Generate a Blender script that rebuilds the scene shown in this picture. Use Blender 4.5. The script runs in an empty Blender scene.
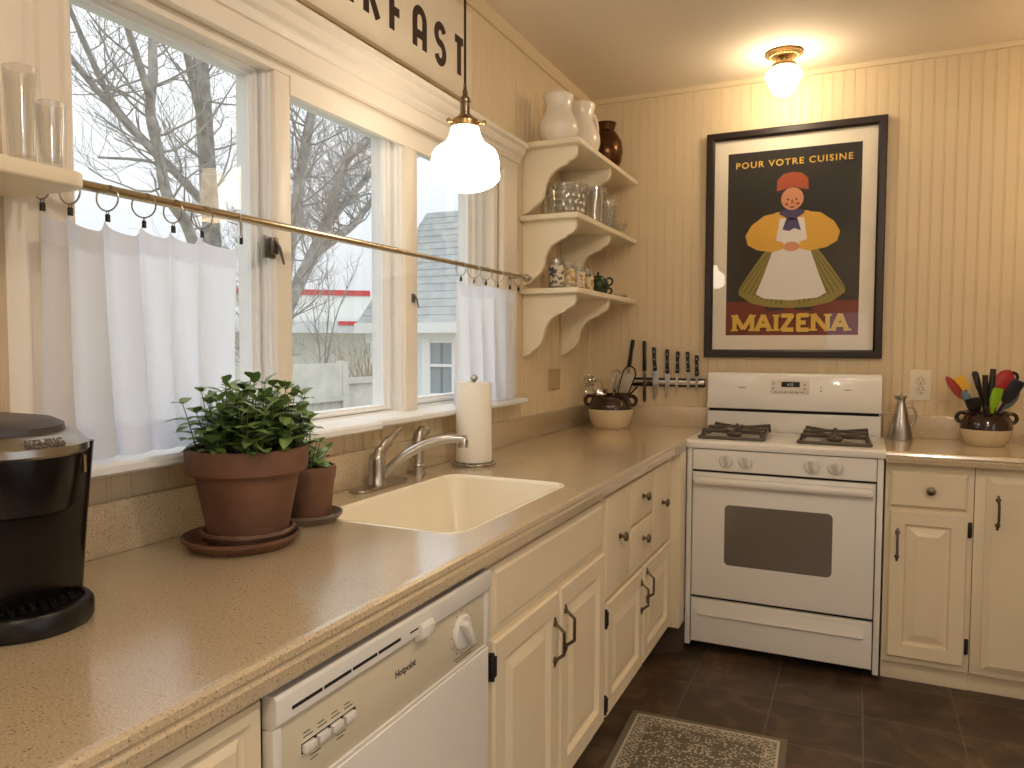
import bpy, bmesh, math, random
from mathutils import Vector, Matrix, Euler
random.seed(7)
PI = math.pi
col = bpy.context.scene.collection
def lin(c):
    c /= 255.0
    return c/12.92 if c <= .04045 else ((c+.055)/1.055)**2.4
def C(r, g, b): return (lin(r), lin(g), lin(b), 1)

# ---------------------------------------------------------------- materials
MATS = {}
def mat(name, c, rough=.5, metal=0., spec=.5, var=0., vscale=8., bump=0., bscale=60., emis=0., ecol=None, coat=0., trans=0., aniso=0., sss=0., sheen=0.):
    m = bpy.data.materials.new(name); m.use_nodes = True
    nt = m.node_tree; b = nt.nodes['Principled BSDF']
    b.inputs['Base Color'].default_value = c
    b.inputs['Roughness'].default_value = rough
    b.inputs['Metallic'].default_value = metal
    b.inputs['Specular IOR Level'].default_value = spec
    b.inputs['Coat Weight'].default_value = coat
    b.inputs['Transmission Weight'].default_value = trans
    b.inputs['Sheen Weight'].default_value = sheen
    if emis:
        b.inputs['Emission Color'].default_value = ecol or c
        b.inputs['Emission Strength'].default_value = emis
    if var or bump:
        tc = nt.nodes.new('ShaderNodeTexCoord')
    if var:
        n = nt.nodes.new('ShaderNodeTexNoise'); n.inputs['Scale'].default_value = vscale; n.inputs['Detail'].default_value = 6
        nt.links.new(tc.outputs['Object'], n.inputs['Vector'])
        r = nt.nodes.new('ShaderNodeValToRGB')
        r.color_ramp.elements[0].position = .3; r.color_ramp.elements[1].position = .7
        r.color_ramp.elements[0].color = tuple(max(0, x*(1-var)) for x in c[:3])+(1,)
        r.color_ramp.elements[1].color = tuple(min(1, x*(1+var)) for x in c[:3])+(1,)
        nt.links.new(n.outputs['Fac'], r.inputs['Fac']); nt.links.new(r.outputs['Color'], b.inputs['Base Color'])
    if bump:
        n2 = nt.nodes.new('ShaderNodeTexNoise'); n2.inputs['Scale'].default_value = bscale; n2.inputs['Detail'].default_value = 4
        nt.links.new(tc.outputs['Object'], n2.inputs['Vector'])
        bp = nt.nodes.new('ShaderNodeBump'); bp.inputs['Strength'].default_value = bump; bp.inputs['Distance'].default_value = .01
        nt.links.new(n2.outputs['Fac'], bp.inputs['Height']); nt.links.new(bp.outputs['Normal'], b.inputs['Normal'])
    MATS[name] = m
    return m
def thin_glass(name, tint=(1, 1, 1, 1), base=.04, edge=.5, rough=0., haze=0.):
    m = bpy.data.materials.new(name); m.use_nodes = True
    nt = m.node_tree; nt.nodes.clear()
    out = nt.nodes.new('ShaderNodeOutputMaterial')
    t = nt.nodes.new('ShaderNodeBsdfTransparent'); t.inputs[0].default_value = tint
    g = nt.nodes.new('ShaderNodeBsdfGlossy'); g.inputs['Roughness'].default_value = rough
    f = nt.nodes.new('ShaderNodeLayerWeight'); f.inputs[0].default_value = .5
    p = nt.nodes.new('ShaderNodeMath'); p.operation = 'POWER'; p.inputs[1].default_value = 4.
    nt.links.new(f.outputs['Facing'], p.inputs[0])
    mr = nt.nodes.new('ShaderNodeMapRange'); mr.inputs[3].default_value = base; mr.inputs[4].default_value = edge
    nt.links.new(p.outputs[0], mr.inputs[0])
    mx = nt.nodes.new('ShaderNodeMixShader'); nt.links.new(mr.outputs[0], mx.inputs[0])
    nt.links.new(t.outputs[0], mx.inputs[1]); nt.links.new(g.outputs[0], mx.inputs[2])
    last = mx
    if haze:
        d = nt.nodes.new('ShaderNodeBsdfDiffuse'); d.inputs[0].default_value = (.9, .88, .84, 1)
        m2 = nt.nodes.new('ShaderNodeMixShader'); m2.inputs[0].default_value = haze
        nt.links.new(mx.outputs[0], m2.inputs[1]); nt.links.new(d.outputs[0], m2.inputs[2]); last = m2
    nt.links.new(last.outputs[0], out.inputs[0])
    MATS[name] = m
    return m
def cloth_mat(name, c, transl=.5, clear=.0):
    m = bpy.data.materials.new(name); m.use_nodes = True
    nt = m.node_tree; nt.nodes.clear()
    out = nt.nodes.new('ShaderNodeOutputMaterial')
    d = nt.nodes.new('ShaderNodeBsdfDiffuse'); d.inputs[0].default_value = c
    t = nt.nodes.new('ShaderNodeBsdfTranslucent'); t.inputs[0].default_value = c
    mx = nt.nodes.new('ShaderNodeMixShader'); mx.inputs[0].default_value = transl
    nt.links.new(d.outputs[0], mx.inputs[1]); nt.links.new(t.outputs[0], mx.inputs[2])
    last = mx
    if clear:
        tr = nt.nodes.new('ShaderNodeBsdfTransparent')
        m2 = nt.nodes.new('ShaderNodeMixShader'); m2.inputs[0].default_value = clear
        nt.links.new(mx.outputs[0], m2.inputs[1]); nt.links.new(tr.outputs[0], m2.inputs[2]); last = m2
    nt.links.new(last.outputs[0], out.inputs[0])
    return m

# ---------------------------------------------------------------- mesh builder
class MB:
    def __init__(s): s.v = []; s.f = []; s.m = []
    def add(s, vs, fs, m=0):
        o = len(s.v); s.v += [tuple(v) for v in vs]
        for f in fs: s.f.append(tuple(i+o for i in f)); s.m.append(m)
        return s
    def box(s, x0, x1, y0, y1, z0, z1, m=0, M=None):
        vs = [(x, y, z) for x in (x0, x1) for y in (y0, y1) for z in (z0, z1)]
        if M is not None: vs = [M @ Vector(v) for v in vs]
        return s.add(vs, [(0, 1, 3, 2), (4, 6, 7, 5), (0, 4, 5, 1), (2, 3, 7, 6), (0, 2, 6, 4), (1, 5, 7, 3)], m)
    def lathe(s, prof, c=(0, 0, 0), seg=32, m=0, M=None, sx=1., sy=1., caps=True):
        vs = []; fs = []
        for r, z in prof:
            for k in range(seg):
                a = 2*PI*k/seg; vs.append((r*math.cos(a)*sx, r*math.sin(a)*sy, z))
        n = len(prof)
        for i in range(n-1):
            for k in range(seg):
                k2 = (k+1) % seg; fs.append((i*seg+k, i*seg+k2, (i+1)*seg+k2, (i+1)*seg+k))
        if caps:
            if prof[0][0] > 1e-5: fs.append(tuple(range(seg-1, -1, -1)))
            if prof[-1][0] > 1e-5: fs.append(tuple((n-1)*seg+k for k in range(seg)))
        c = Vector(c)
        vs = [((M @ Vector(v)) if M is not None else Vector(v))+c for v in vs]
        return s.add(vs, fs, m)
    def tube(s, pts, r, seg=8, m=0, caps=True, flat=1.):
        pts = [Vector(p) for p in pts]; n = len(pts)
        rs = r if isinstance(r, (list, tuple)) else [r]*n
        T = []
        for i in range(n):
            t = pts[min(i+1, n-1)]-pts[max(i-1, 0)]
            T.append(t.normalized() if t.length > 1e-9 else Vector((0, 0, 1)))
        up = Vector((0, 0, 1)) if abs(T[0].z) < .9 else Vector((1, 0, 0))
        N = (up-T[0]*up.dot(T[0])).normalized()
        vs = []; fs = []
        for i in range(n):
            N = (N-T[i]*N.dot(T[i])).normalized(); B = T[i].cross(N)
            for k in range(seg):
                a = 2*PI*k/seg; vs.append(pts[i]+N*(rs[i]*math.cos(a))+B*(rs[i]*math.sin(a)*flat))
        for i in range(n-1):
            for k in range(seg):
                k2 = (k+1) % seg; fs.append((i*seg+k, i*seg+k2, (i+1)*seg+k2, (i+1)*seg+k))
        if caps: fs += [tuple(range(seg-1, -1, -1)), tuple((n-1)*seg+k for k in range(seg))]
        return s.add(vs, fs, m)
    def ring(s, c, R, r, M=None, seg=20, sub=6, m=0, a0=0, a1=2*PI):
        full = abs(a1-a0-2*PI) < 1e-6
        M = M or Matrix.Identity(3); c = Vector(c); vs = []; fs = []
        n = seg if full else seg+1
        for i in range(n):
            a = a0+(a1-a0)*i/seg
            for k in range(sub):
                b = 2*PI*k/sub; q = R+r*math.cos(b)
                vs.append(c+M @ Vector((q*math.cos(a), q*math.sin(a), r*math.sin(b))))
        for i in range(seg):
            j = (i+1) % n
            for k in range(sub):
                k2 = (k+1) % sub; fs.append((i*sub+k, j*sub+k, j*sub+k2, i*sub+k2))
        return s.add(vs, fs, m)
    def prism(s, poly, ax, a0, a1, m=0):
        P = {'x': lambda u, v, w: (w, u, v), 'y': lambda u, v, w: (u, w, v), 'z': lambda u, v, w: (u, v, w)}[ax]
        n = len(poly); vs = [P(u, v, a0) for u, v in poly]+[P(u, v, a1) for u, v in poly]
        fs = [tuple(range(n-1, -1, -1)), tuple(range(n, 2*n))]+[(i, (i+1) % n, n+(i+1) % n, n+i) for i in range(n)]
        return s.add(vs, fs, m)
    def front(s, fr, u0, u1, v0, v1, prof, m=0):
        """a slab built of nested rectangles: prof = (inset, height) pairs"""
        vs = []; fs = []
        for i, d in prof:
            vs += [fr(u0+i, v0+i, d), fr(u1-i, v0+i, d), fr(u1-i, v1-i, d), fr(u0+i, v1-i, d)]
        n = len(prof)
        for j in range(n-1):
            for k in range(4):
                k2 = (k+1) % 4; fs.append((j*4+k, j*4+k2, (j+1)*4+k2, (j+1)*4+k))
        fs.append((0, 3, 2, 1)); b = (n-1)*4; fs.append((b, b+1, b+2, b+3))
        return s.add(vs, fs, m)
    def grid(s, fn, nu, nv, m=0):
        vs = [fn(i/nu, j/nv) for i in range(nu+1) for j in range(nv+1)]
        fs = [(i*(nv+1)+j, (i+1)*(nv+1)+j, (i+1)*(nv+1)+j+1, i*(nv+1)+j+1) for i in range(nu) for j in range(nv)]
        return s.add(vs, fs, m)
    def sphere(s, c, r, seg=16, m=0, sx=1, sy=1, sz=1, M=None):
        n = seg//2
        prof = [(r*math.sin(PI*i/n), -r*math.cos(PI*i/n)*sz) for i in range(n+1)]
        prof[0] = (1e-6, prof[0][1]); prof[-1] = (1e-6, prof[-1][1])
        return s.lathe(prof, c, seg, m, M, sx, sy, caps=False)
    def build(s, name, mats, parent=None, bevel=0., segs=2, ang=35, flat=False, solid=0., keepn=False):
        me = bpy.data.meshes.new(name)
        me.from_pydata(s.v, [], s.f)
        if not isinstance(mats, (list, tuple)): mats = [mats]
        for mm in mats: me.materials.append(mm)
        me.polygons.foreach_set('material_index', s.m)
        bm = bmesh.new(); bm.from_mesh(me)
        if not keepn: bmesh.ops.recalc_face_normals(bm, faces=bm.faces)
        if bevel:
            es = [e for e in bm.edges if len(e.link_faces) == 2 and e.calc_face_angle(0) > math.radians(ang)]
            bmesh.ops.bevel(bm, geom=es, offset=bevel, segments=segs, profile=.5, affect='EDGES', clamp_overlap=True)
        if solid:
            bmesh.ops.solidify(bm, geom=bm.faces[:], thickness=solid)
        bm.to_mesh(me); bm.free()
        if not flat:
            me.shade_smooth(); me.set_sharp_from_angle(angle=math.radians(ang))
        o = bpy.data.objects.new(name, me); col.objects.link(o)
        if parent is not None:
            o.parent = parent
            if parent.type == 'EMPTY':
                o.matrix_parent_inverse = Matrix.LocRotScale(parent.location, parent.rotation_euler, None).inverted()
        return o

def thing(name, label, cat, loc=(0, 0, 0), group=None):
    o = bpy.data.objects.new(name, None); col.objects.link(o); o.empty_display_size = .05
    o.location = loc; o['label'] = label; o['category'] = cat
    if group: o['group'] = group
    return o
def tag(o, label, cat, group=None, kind=None):
    o['label'] = label; o['category'] = cat
    if group: o['group'] = group
    if kind: o['kind'] = kind
    return o
def struct(o, label=None, cat=None):
    o['kind'] = 'structure'
    if label: o['label'] = label
    if cat: o['category'] = cat
    return o
def dup(root, delta, label, rotz=0.):
    """copy a thing with its parts and sub-parts, moved by delta"""
    r = root.copy(); col.objects.link(r); r['label'] = label
    r.location = Vector(root.location)+Vector(delta); r.rotation_euler = (0, 0, root.rotation_euler.z+rotz)
    for ch in list(root.children):
        c = ch.copy(); col.objects.link(c); c.parent = r
        for g in list(ch.children):
            d = g.copy(); col.objects.link(d); d.parent = c
    return r
def rotto(d):
    """3x3 that takes +z to direction d"""
    return Vector((0, 0, 1)).rotation_difference(Vector(d)).to_matrix()
def arc(c, r, a0, a1, n=8):
    return [(c[0]+r*math.cos(a0+(a1-a0)*i/n), c[1]+r*math.sin(a0+(a1-a0)*i/n)) for i in range(n+1)]
def rrect(x0, x1, y0, y1, r, n=6):
    return (arc((x1-r, y1-r), r, 0, PI/2, n)+arc((x0+r, y1-r), r, PI/2, PI, n)+arc((x0+r, y0+r), r, PI, 1.5*PI, n)+arc((x1-r, y0+r), r, 1.5*PI, 2*PI, n))
def bez(p0, p1, p2, p3, n=10):
    P = [Vector(p) for p in (p0, p1, p2, p3)]
    return [P[0]*(1-t)**3+P[1]*3*t*(1-t)**2+P[2]*3*t*t*(1-t)+P[3]*t**3 for t in [i/n for i in range(n+1)]]
def spline(pts, n=6):
    """catmull-rom through pts"""
    P = [Vector(p) for p in pts]; P = [P[0]*2-P[1]]+P+[P[-1]*2-P[-2]]; out = []
    for i in range(1, len(P)-2):
        for k in range(n):
            t = k/n
            out.append(.5*((2*P[i])+(P[i+1]-P[i-1])*t+(2*P[i-1]-5*P[i]+4*P[i+1]-P[i+2])*t*t+(-P[i-1]+3*P[i]-3*P[i+1]+P[i+2])*t**3))
    out.append(P[-2]); return out
def text_mb(mb, s, fr, h, u0=0., v0=0., sx=1., bold=0., d0=0., d1=.001, m=0, align='LEFT', space=1.):
    """lettering as extruded mesh; fr(u,v,d) -> world"""
    cu = bpy.data.curves.new('lettering', 'FONT'); cu.body = s; cu.size = 1.; cu.offset = bold; cu.align_x = align; cu.space_character = space
    cu.extrude = .5; cu.resolution_u = 3
    o = bpy.data.objects.new('lettering', cu); col.objects.link(o)
    dg = bpy.context.evaluated_depsgraph_get(); me = bpy.data.meshes.new_from_object(o.evaluated_get(dg))
    k = h/.73
    vs = [fr(u0+v.co.x*k*sx, v0+v.co.y*k, d1 if v.co.z > 0 else d0) for v in me.vertices]
    mb.add(vs, [tuple(p.vertices) for p in me.polygons], m)
    bpy.data.objects.remove(o); bpy.data.curves.remove(cu); bpy.data.meshes.remove(me)

# ---------------------------------------------------------------- palette
WALL = mat('cream_beadboard_paint', C(223, 203, 168), .45, spec=.4, var=.03, vscale=3)
CEIL = mat('ceiling_paint', C(240, 227, 208), .8, bump=.03, bscale=120)
TRIM = mat('white_trim_paint', C(236, 226, 210), .4, var=.02, vscale=5)
SHELFP = mat('shelf_paint', C(240, 228, 200), .4, var=.02, vscale=6)
SASH = mat('sash_paint', C(236, 236, 234), .4)
CAB = mat('cabinet_paint', C(236, 221, 190), .42, var=.03, vscale=4)
GAP = mat('dark_gap', C(30, 24, 18), .8)
WHITE = mat('white_enamel', C(238, 234, 226), .25, coat=.3)
WHITE2 = mat('white_plastic', C(232, 228, 218), .4)
DWPANEL = mat('dishwasher_panel_cream', C(216, 206, 180), .4)
PEWTER = mat('pewter_metal', C(120, 108, 92), .35, metal=1., var=.15, vscale=40)
DARKMET = mat('dark_bronze_metal', C(70, 58, 46), .4, metal=1.)
BLACKMET = mat('black_iron', C(28, 24, 22), .5, spec=.5)
IRON = mat('cast_iron_grate', C(98, 90, 82), .45, metal=.4, bump=.1, bscale=200)
NICKEL = mat('brushed_nickel', C(178, 172, 164), .28, metal=1., var=.05, vscale=60)
STEEL = mat('polished_steel', C(205, 200, 192), .18, metal=1.)
BRASS = mat('aged_brass', C(168, 142, 98), .3, metal=1., var=.1, vscale=40)
RODM = mat('rod_brass_nickel', C(190, 176, 152), .25, metal=1.)
BLACKP = mat('black_plastic', C(14, 12, 13), .35, spec=.4)
BLACKG = mat('black_gloss_plastic', C(10, 8, 10), .22, spec=.35)
BLACKR = mat('black_resin_handle', C(22, 18, 16), .35)
TERRA = mat('terracotta', C(106, 72, 53), .7, var=.32, vscale=12, bump=.12, bscale=90)
TERRAD = mat('stained_terracotta', C(120, 92, 76), .6, var=.3, vscale=18, bump=.1, bscale=90)
CLAYG = mat('glazed_grey_brown_saucer', C(110, 96, 82), .35, var=.15, vscale=20)
SOIL = mat('potting_soil', C(48, 36, 26), .95, var=.4, vscale=120, bump=.8, bscale=150)
LEAF = mat('leaf_green', C(120, 148, 84), .4, var=.3, vscale=30)
LEAF2 = mat('pale_leaf_green', C(108, 140, 62), .45, var=.25, vscale=30)
STEM = mat('green_stem', C(92, 104, 58), .6)
PAPER = mat('paper_towel_white', C(240, 234, 222), .9, bump=.15, bscale=220)
CREAMG = mat('cream_stoneware', C(214, 194, 156), .3, coat=.3)
BROWNG = mat('brown_glaze', C(44, 20, 14), .12, coat=.5)
SINKM = mat('cream_solid_surface_sink', C(242, 232, 208), .25, coat=.2)
OPALV = mat('milk_glass', C(238, 230, 216), .15, coat=.4)
BRONZEG = mat('bronze_lustre_glaze', C(86, 54, 26), .22, metal=.7)
GREENG = mat('dark_green_glaze', C(30, 58, 36), .12, coat=.5)
PLATE = mat('ivory_plastic', C(190, 164, 118), .4)
PLATEW = mat('pale_outlet_plastic', C(236, 226, 204), .4)
FRAME = mat('dark_walnut_frame', C(34, 20, 16), .42, var=.2, vscale=20)
MATB = mat('cream_mat_board', C(240, 230, 212), .9)
PANE = thin_glass('window_glass', (.90, .91, .91, 1), .035, .6)
PICG = thin_glass('picture_glass', (1, 1, 1, 1), .03, .6)
CLEAR = thin_glass('clear_drinking_glass', (.93, .93, .92, 1), .10, .9, .02, .05)
CUTG = thin_glass('cut_glass', (.95, .95, .93, 1), .10, .8, .06, .06)
CURT = cloth_mat('white_cotton_voile', C(246, 248, 254), .76, .07)
CURTH = cloth_mat('white_cotton_hem', C(245, 247, 253), .64, .0)
RED = mat('red_silicone', C(176, 34, 26), .45)
RUST = mat('rust_red_silicone', C(160, 52, 34), .5)
YEL = mat('yellow_silicone', C(240, 186, 20), .45)
LIME = mat('lime_silicone', C(140, 190, 20), .45)
NAVY = mat('navy_nylon', C(24, 26, 44), .35)
SLATEB = mat('grey_blue_silicone', C(104, 128, 138), .5)
def emit(name, c, s):
    m = mat(name, C(250, 246, 236), .25, emis=s, ecol=c); return m
OPAL = emit('lit_opal_glass', (1, .88, .70, 1), 9.)
OPALC = emit('lit_opal_ceiling_glass', (1, .82, .56, 1), 26.)
OPALFILL = emit('lit_opal_fill_glass', (1, .865, .72, 1), 112.)  # strong glow for the added fill lamps out of view
SHADEL = emit('lit_parchment_shade', (1, .72, .40, 1), 4.)

def counter_mat():
    m = mat('speckled_beige_countertop', C(196, 172, 134), .2, spec=1., coat=1.)
    m.node_tree.nodes['Principled BSDF'].inputs['Coat Roughness'].default_value = .2
    nt = m.node_tree; b = nt.nodes['Principled BSDF']; L = nt.links
    tc = nt.nodes.new('ShaderNodeTexCoord')
    n1 = nt.nodes.new('ShaderNodeTexNoise'); n1.inputs['Scale'].default_value = 290; n1.inputs['Detail'].default_value = 3
    n2 = nt.nodes.new('ShaderNodeTexNoise'); n2.inputs['Scale'].default_value = 180; n2.inputs['Detail'].default_value = 2
    n3 = nt.nodes.new('ShaderNodeTexNoise'); n3.inputs['Scale'].default_value = 5
    for n in (n1, n2, n3): L.new(tc.outputs['Object'], n.inputs['Vector'])
    r1 = nt.nodes.new('ShaderNodeValToRGB'); e = r1.color_ramp.elements
    e[0].position = .28; e[0].color = C(110, 86, 62); e[1].position = .40; e[1].color = C(200, 180, 147)
    x = r1.color_ramp.elements.new(.62); x.color = C(206, 187, 155); x = r1.color_ramp.elements.new(.74); x.color = C(238, 224, 198)
    L.new(n1.outputs['Fac'], r1.inputs['Fac'])
    r2 = nt.nodes.new('ShaderNodeValToRGB'); e = r2.color_ramp.elements
    e[0].position = .27; e[0].color = (.4, .34, .27, 1); e[1].position = .34; e[1].color = (1, 1, 1, 1)
    L.new(n2.outputs['Fac'], r2.inputs['Fac'])
    mx = nt.nodes.new('ShaderNodeMixRGB'); mx.blend_type = 'MULTIPLY'; mx.inputs[0].default_value = .8
    L.new(r1.outputs[0], mx.inputs[1]); L.new(r2.outputs[0], mx.inputs[2]); L.new(mx.outputs[0], b.inputs['Base Color'])
    mr = nt.nodes.new('ShaderNodeMapRange'); mr.inputs[3].default_value = .14; mr.inputs[4].default_value = .26
    L.new(n3.outputs['Fac'], mr.inputs[0]); L.new(mr.outputs[0], b.inputs['Roughness'])
    return m
COUNTER = counter_mat()
def tile_mat():
    m = mat('dark_slate_tile', C(64, 52, 42), .4)
    nt = m.node_tree; b = nt.nodes['Principled BSDF']; L = nt.links
    tc = nt.nodes.new('ShaderNodeTexCoord'); mp = nt.nodes.new('ShaderNodeMapping')
    mp.inputs['Location'].default_value = (-.112, -.068, 0); L.new(tc.outputs['Object'], mp.inputs[0])
    br = nt.nodes.new('ShaderNodeTexBrick'); br.offset = 0; br.squash = 1
    br.inputs['Scale'].default_value = 1; br.inputs['Brick Width'].default_value = .304; br.inputs['Row Height'].default_value = .304
    br.inputs['Mortar Size'].default_value = .0028; br.inputs['Mortar Smooth'].default_value = .3; br.inputs['Bias'].default_value = 0
    br.inputs['Color1'].default_value = (.6, .6, .6, 1); br.inputs['Color2'].default_value = (1.25, 1.2, 1.15, 1); br.inputs['Mortar'].default_value = (1, 1, 1, 1)
    L.new(mp.outputs[0], br.inputs['Vector'])
    n = nt.nodes.new('ShaderNodeTexNoise'); n.inputs['Scale'].default_value = 7; n.inputs['Detail'].default_value = 9; n.inputs['Roughness'].default_value = .62; n.inputs['Distortion'].default_value = .8
    L.new(tc.outputs['Object'], n.inputs['Vector'])
    r = nt.nodes.new('ShaderNodeValToRGB'); e = r.color_ramp.elements
    e[0].position = .3; e[0].color = C(48, 39, 31); e[1].position = .72; e[1].color = C(110, 95, 77)
    x = e.new(.5); x.color = C(74, 60, 46); x = e.new(.6); x.color = C(98, 76, 54)
    L.new(n.outputs['Fac'], r.inputs['Fac'])
    mx = nt.nodes.new('ShaderNodeMixRGB'); mx.blend_type = 'MULTIPLY'; mx.inputs[0].default_value = .6
    L.new(r.outputs[0], mx.inputs[1]); L.new(br.outputs['Color'], mx.inputs[2])
    mg = nt.nodes.new('ShaderNodeMixRGB'); mg.inputs[2].default_value = C(104, 92, 78); L.new(br.outputs['Fac'], mg.inputs[0]); L.new(mx.outputs[0], mg.inputs[1])
    L.new(mg.outputs[0], b.inputs['Base Color'])
    ad = nt.nodes.new('ShaderNodeMath'); ad.operation = 'SUBTRACT'; L.new(n.outputs['Fac'], ad.inputs[0]); L.new(br.outputs['Fac'], ad.inputs[1])
    bp = nt.nodes.new('ShaderNodeBump'); bp.inputs['Strength'].default_value = .35; bp.inputs['Distance'].default_value = .006
    L.new(ad.outputs[0], bp.inputs['Height']); L.new(bp.outputs[0], b.inputs['Normal'])
    return m
TILE = tile_mat()
# ================================================================ the room
ZC = 2.571; XR = 3.3; YF = -5.4
WY0, WY1, WZ0, WZ1 = -2.83, -1.07, 1.075, 2.0
def bead(mb, u0, u1, v0, v1, fr, m=0):
    """beadboard sheet: flat board, groove, half-round bead, groove"""
    p = .0445; pat = [(0, 0), (.0345, 0), (.0357, -.0016), (.0369, 0), (.0384, .0007), (.0402, .0007), (.0417, 0), (.0429, -.0016), (.0441, 0)]
    pts = []; k = math.floor(u0/p)
    while k*p < u1:
        for a, d in pat:
            u = k*p+a
            if u0 < u < u1: pts.append((u, d))
        k += 1
    pts = [(u0, 0)]+pts+[(u1, 0)]
    vs = []; fs = []
    for u, d in pts: vs += [fr(u, v0, d), fr(u, v1, d)]
    for i in range(len(pts)-1): fs.append((2*i, 2*i+2, 2*i+3, 2*i+1))
    mb.add(vs, fs, m)
FL = lambda u, v, d: (d, u, v)              # left wall: u = y
FB = lambda u, v, d: (u, -d, v)             # back wall: u = x

w = MB()
bead(w, YF, WY0, 0, ZC, FL); bead(w, WY1, 0, 0, ZC, FL); bead(w, WY0, WY1, 0, WZ0, FL); bead(w, WY0, WY1, WZ1, ZC, FL)
for a in ((YF-.15, WY0, -.1, ZC), (WY1, .15, -.1, ZC), (WY0, WY1, -.1, WZ0), (WY0, WY1, WZ1, ZC)):
    w.box(-.15, -.004, a[0], a[1], a[2], a[3])
struct(w.build('wall_left', WALL, ang=20, keepn=False), 'cream beadboard wall with the windows over the sink', 'wall')
w = MB(); bead(w, 0, XR, 0, ZC, FB); w.box(-.15, XR+.15, .004, .15, -.1, ZC)
struct(w.build('wall_back', WALL, ang=20), 'cream beadboard wall behind the stove', 'wall')
w = MB(); w.box(XR, XR+.15, YF-.15, -4.8, -.1, ZC); w.box(XR, XR+.15, -2.8, .15, -.1, ZC); w.box(XR, XR+.15, -4.8, -2.8, 2.2, ZC); w.box(XR, XR+.15, -4.8, -2.8, -.1, .3); struct(w.build('wall_right', WALL), 'plain cream wall with an added wide opening for fill daylight, opposite the windows', 'wall')  # opening added out of view to let soft fill daylight in
w = MB()   # wall behind the camera with a wide opening to the daylight
w.box(-.15, .95, YF-.15, YF, -.1, ZC); w.box(1.36, XR+.15, YF-.15, YF, -.1, ZC); w.box(.95, 1.36, YF-.15, YF, 1.70, ZC); w.box(.95, 1.36, YF-.15, YF, -.1, .9)
struct(w.build('wall_front', WALL), 'plain cream wall with a small window opening, behind the viewer', 'wall')
w = MB(); w.box(-.15, XR+.15, YF-.15, .15, -.1, 0); struct(w.build('floor', TILE), 'dark brown slate tile floor', 'floor')
w = MB(); w.box(-.15, XR+.15, YF-.15, .15, ZC, ZC+.1); struct(w.build('ceiling', CEIL), 'warm white plaster ceiling', 'ceiling')
# ceiling strips and the corner bead
w = MB(); w.prism([(0, ZC), (0, ZC-.05), (.006, ZC-.052), (.012, ZC-.045), (.012, ZC)], 'y', YF, 0); struct(w.build('trim_1', WALL), 'flat cream strip under the ceiling on the window wall', 'trim')
w = MB(); w.prism([(0, ZC), (0, ZC-.022), (-.010, ZC-.022), (-.014, ZC-.008), (-.014, ZC)], 'x', .012, XR); struct(w.build('trim_2', WALL), 'thin cream strip under the ceiling on the back wall', 'trim')
w = MB(); w.prism([(0, 0), (.016, 0), (.016, -.010), (.010, -.016), (0, -.016)], 'z', 1.013, ZC-.05); struct(w.build('trim_3', WALL), 'slim corner bead between the two beadboard walls', 'trim')

# ---------------------------------------------------------------- windows
XG = -.075
def win(n, y0, y1, gy0, gy1, gz0, gz1, z0, z1, stepsL, stepsR, label):
    """y0..y1 between the mullions, gy/gz the glass; stepped stiles around it"""
    m = MB()
    rows = [(gy0, gy1, gz0, gz1, -.11), (gy0, gy1, gz0, gz1, -.068)]; cur = rows[-1][:4]
    for fr_, x in ((.22, -.066), (.24, -.056), (.46, -.056), (.48, -.064), (.58, -.064), (.60, -.046), (.80, -.044), (.82, -.034), (1., -.032), (1., -.11)):
        rows.append((gy0+(y0-gy0)*fr_, gy1+(y1-gy1)*fr_, gz0+(z0-gz0)*fr_, gz1+(z1-gz1)*fr_, x))
    vs = []
    for ya, yb, za, zb, x in rows: vs += [(x, ya, za), (x, yb, za), (x, yb, zb), (x, ya, zb)]
    N = len(rows); m.add(vs, [(j*4+k, j*4+(k+1) % 4, ((j+1) % N)*4+(k+1) % 4, ((j+1) % N)*4+k) for j in range(N) for k in range(4)])
    f = m.build('window_%d' % n, SASH, ang=20); struct(f, label, 'window')
    p = MB(); p.box(XG-.004, XG, gy0-.004, gy1+.004, gz0-.004, gz1+.004); g = p.build('pane', PANE, f); g['label'] = 'clear window glass'
    return f
W1 = win(1, -2.83, -2.284, -2.770, -2.320, 1.135, 1.966, 1.095, 1.992, 0, 0, 'large near window with white stepped sash left of the mullions')
W2 = win(2, -2.234, -1.709, -2.200, -1.763, 1.123, 1.955, 1.095, 1.985, 0, 0, 'middle window over the sink with white sash')
W3 = win(3, -1.643, -1.085, -1.600, -1.205, 1.135, 1.964, 1.095, 1.985, 0, 0, 'narrow far window beside the shelves with wide stepped stile')
# dark casement lock on the first window
LOCKM = mat('grey_lock_metal', C(120, 116, 110), .35, metal=.8)
def lock(par, y, z, s):
    m = MB(); m.box(-.032, -.022, y-.03*s, y+.03*s, z-.032*s, z+.034*s); m.box(-.022, -.012, y-.012*s, y+.016*s, z-.02*s, z+.03*s)
    m.tube([(-.014, y-.0, z+.03*s), (-.006, y+.012*s, z), (-.004, y+.028*s, z-.05*s)], [.006*s, .006*s, .004*s], 6)
    o = m.build('lock', LOCKM, par, bevel=.002); o['label'] = 'grey metal casement lock lever'
lock(W1, -2.298, 1.548, .8); lock(W2, -1.672, 1.46, .55)
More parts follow.
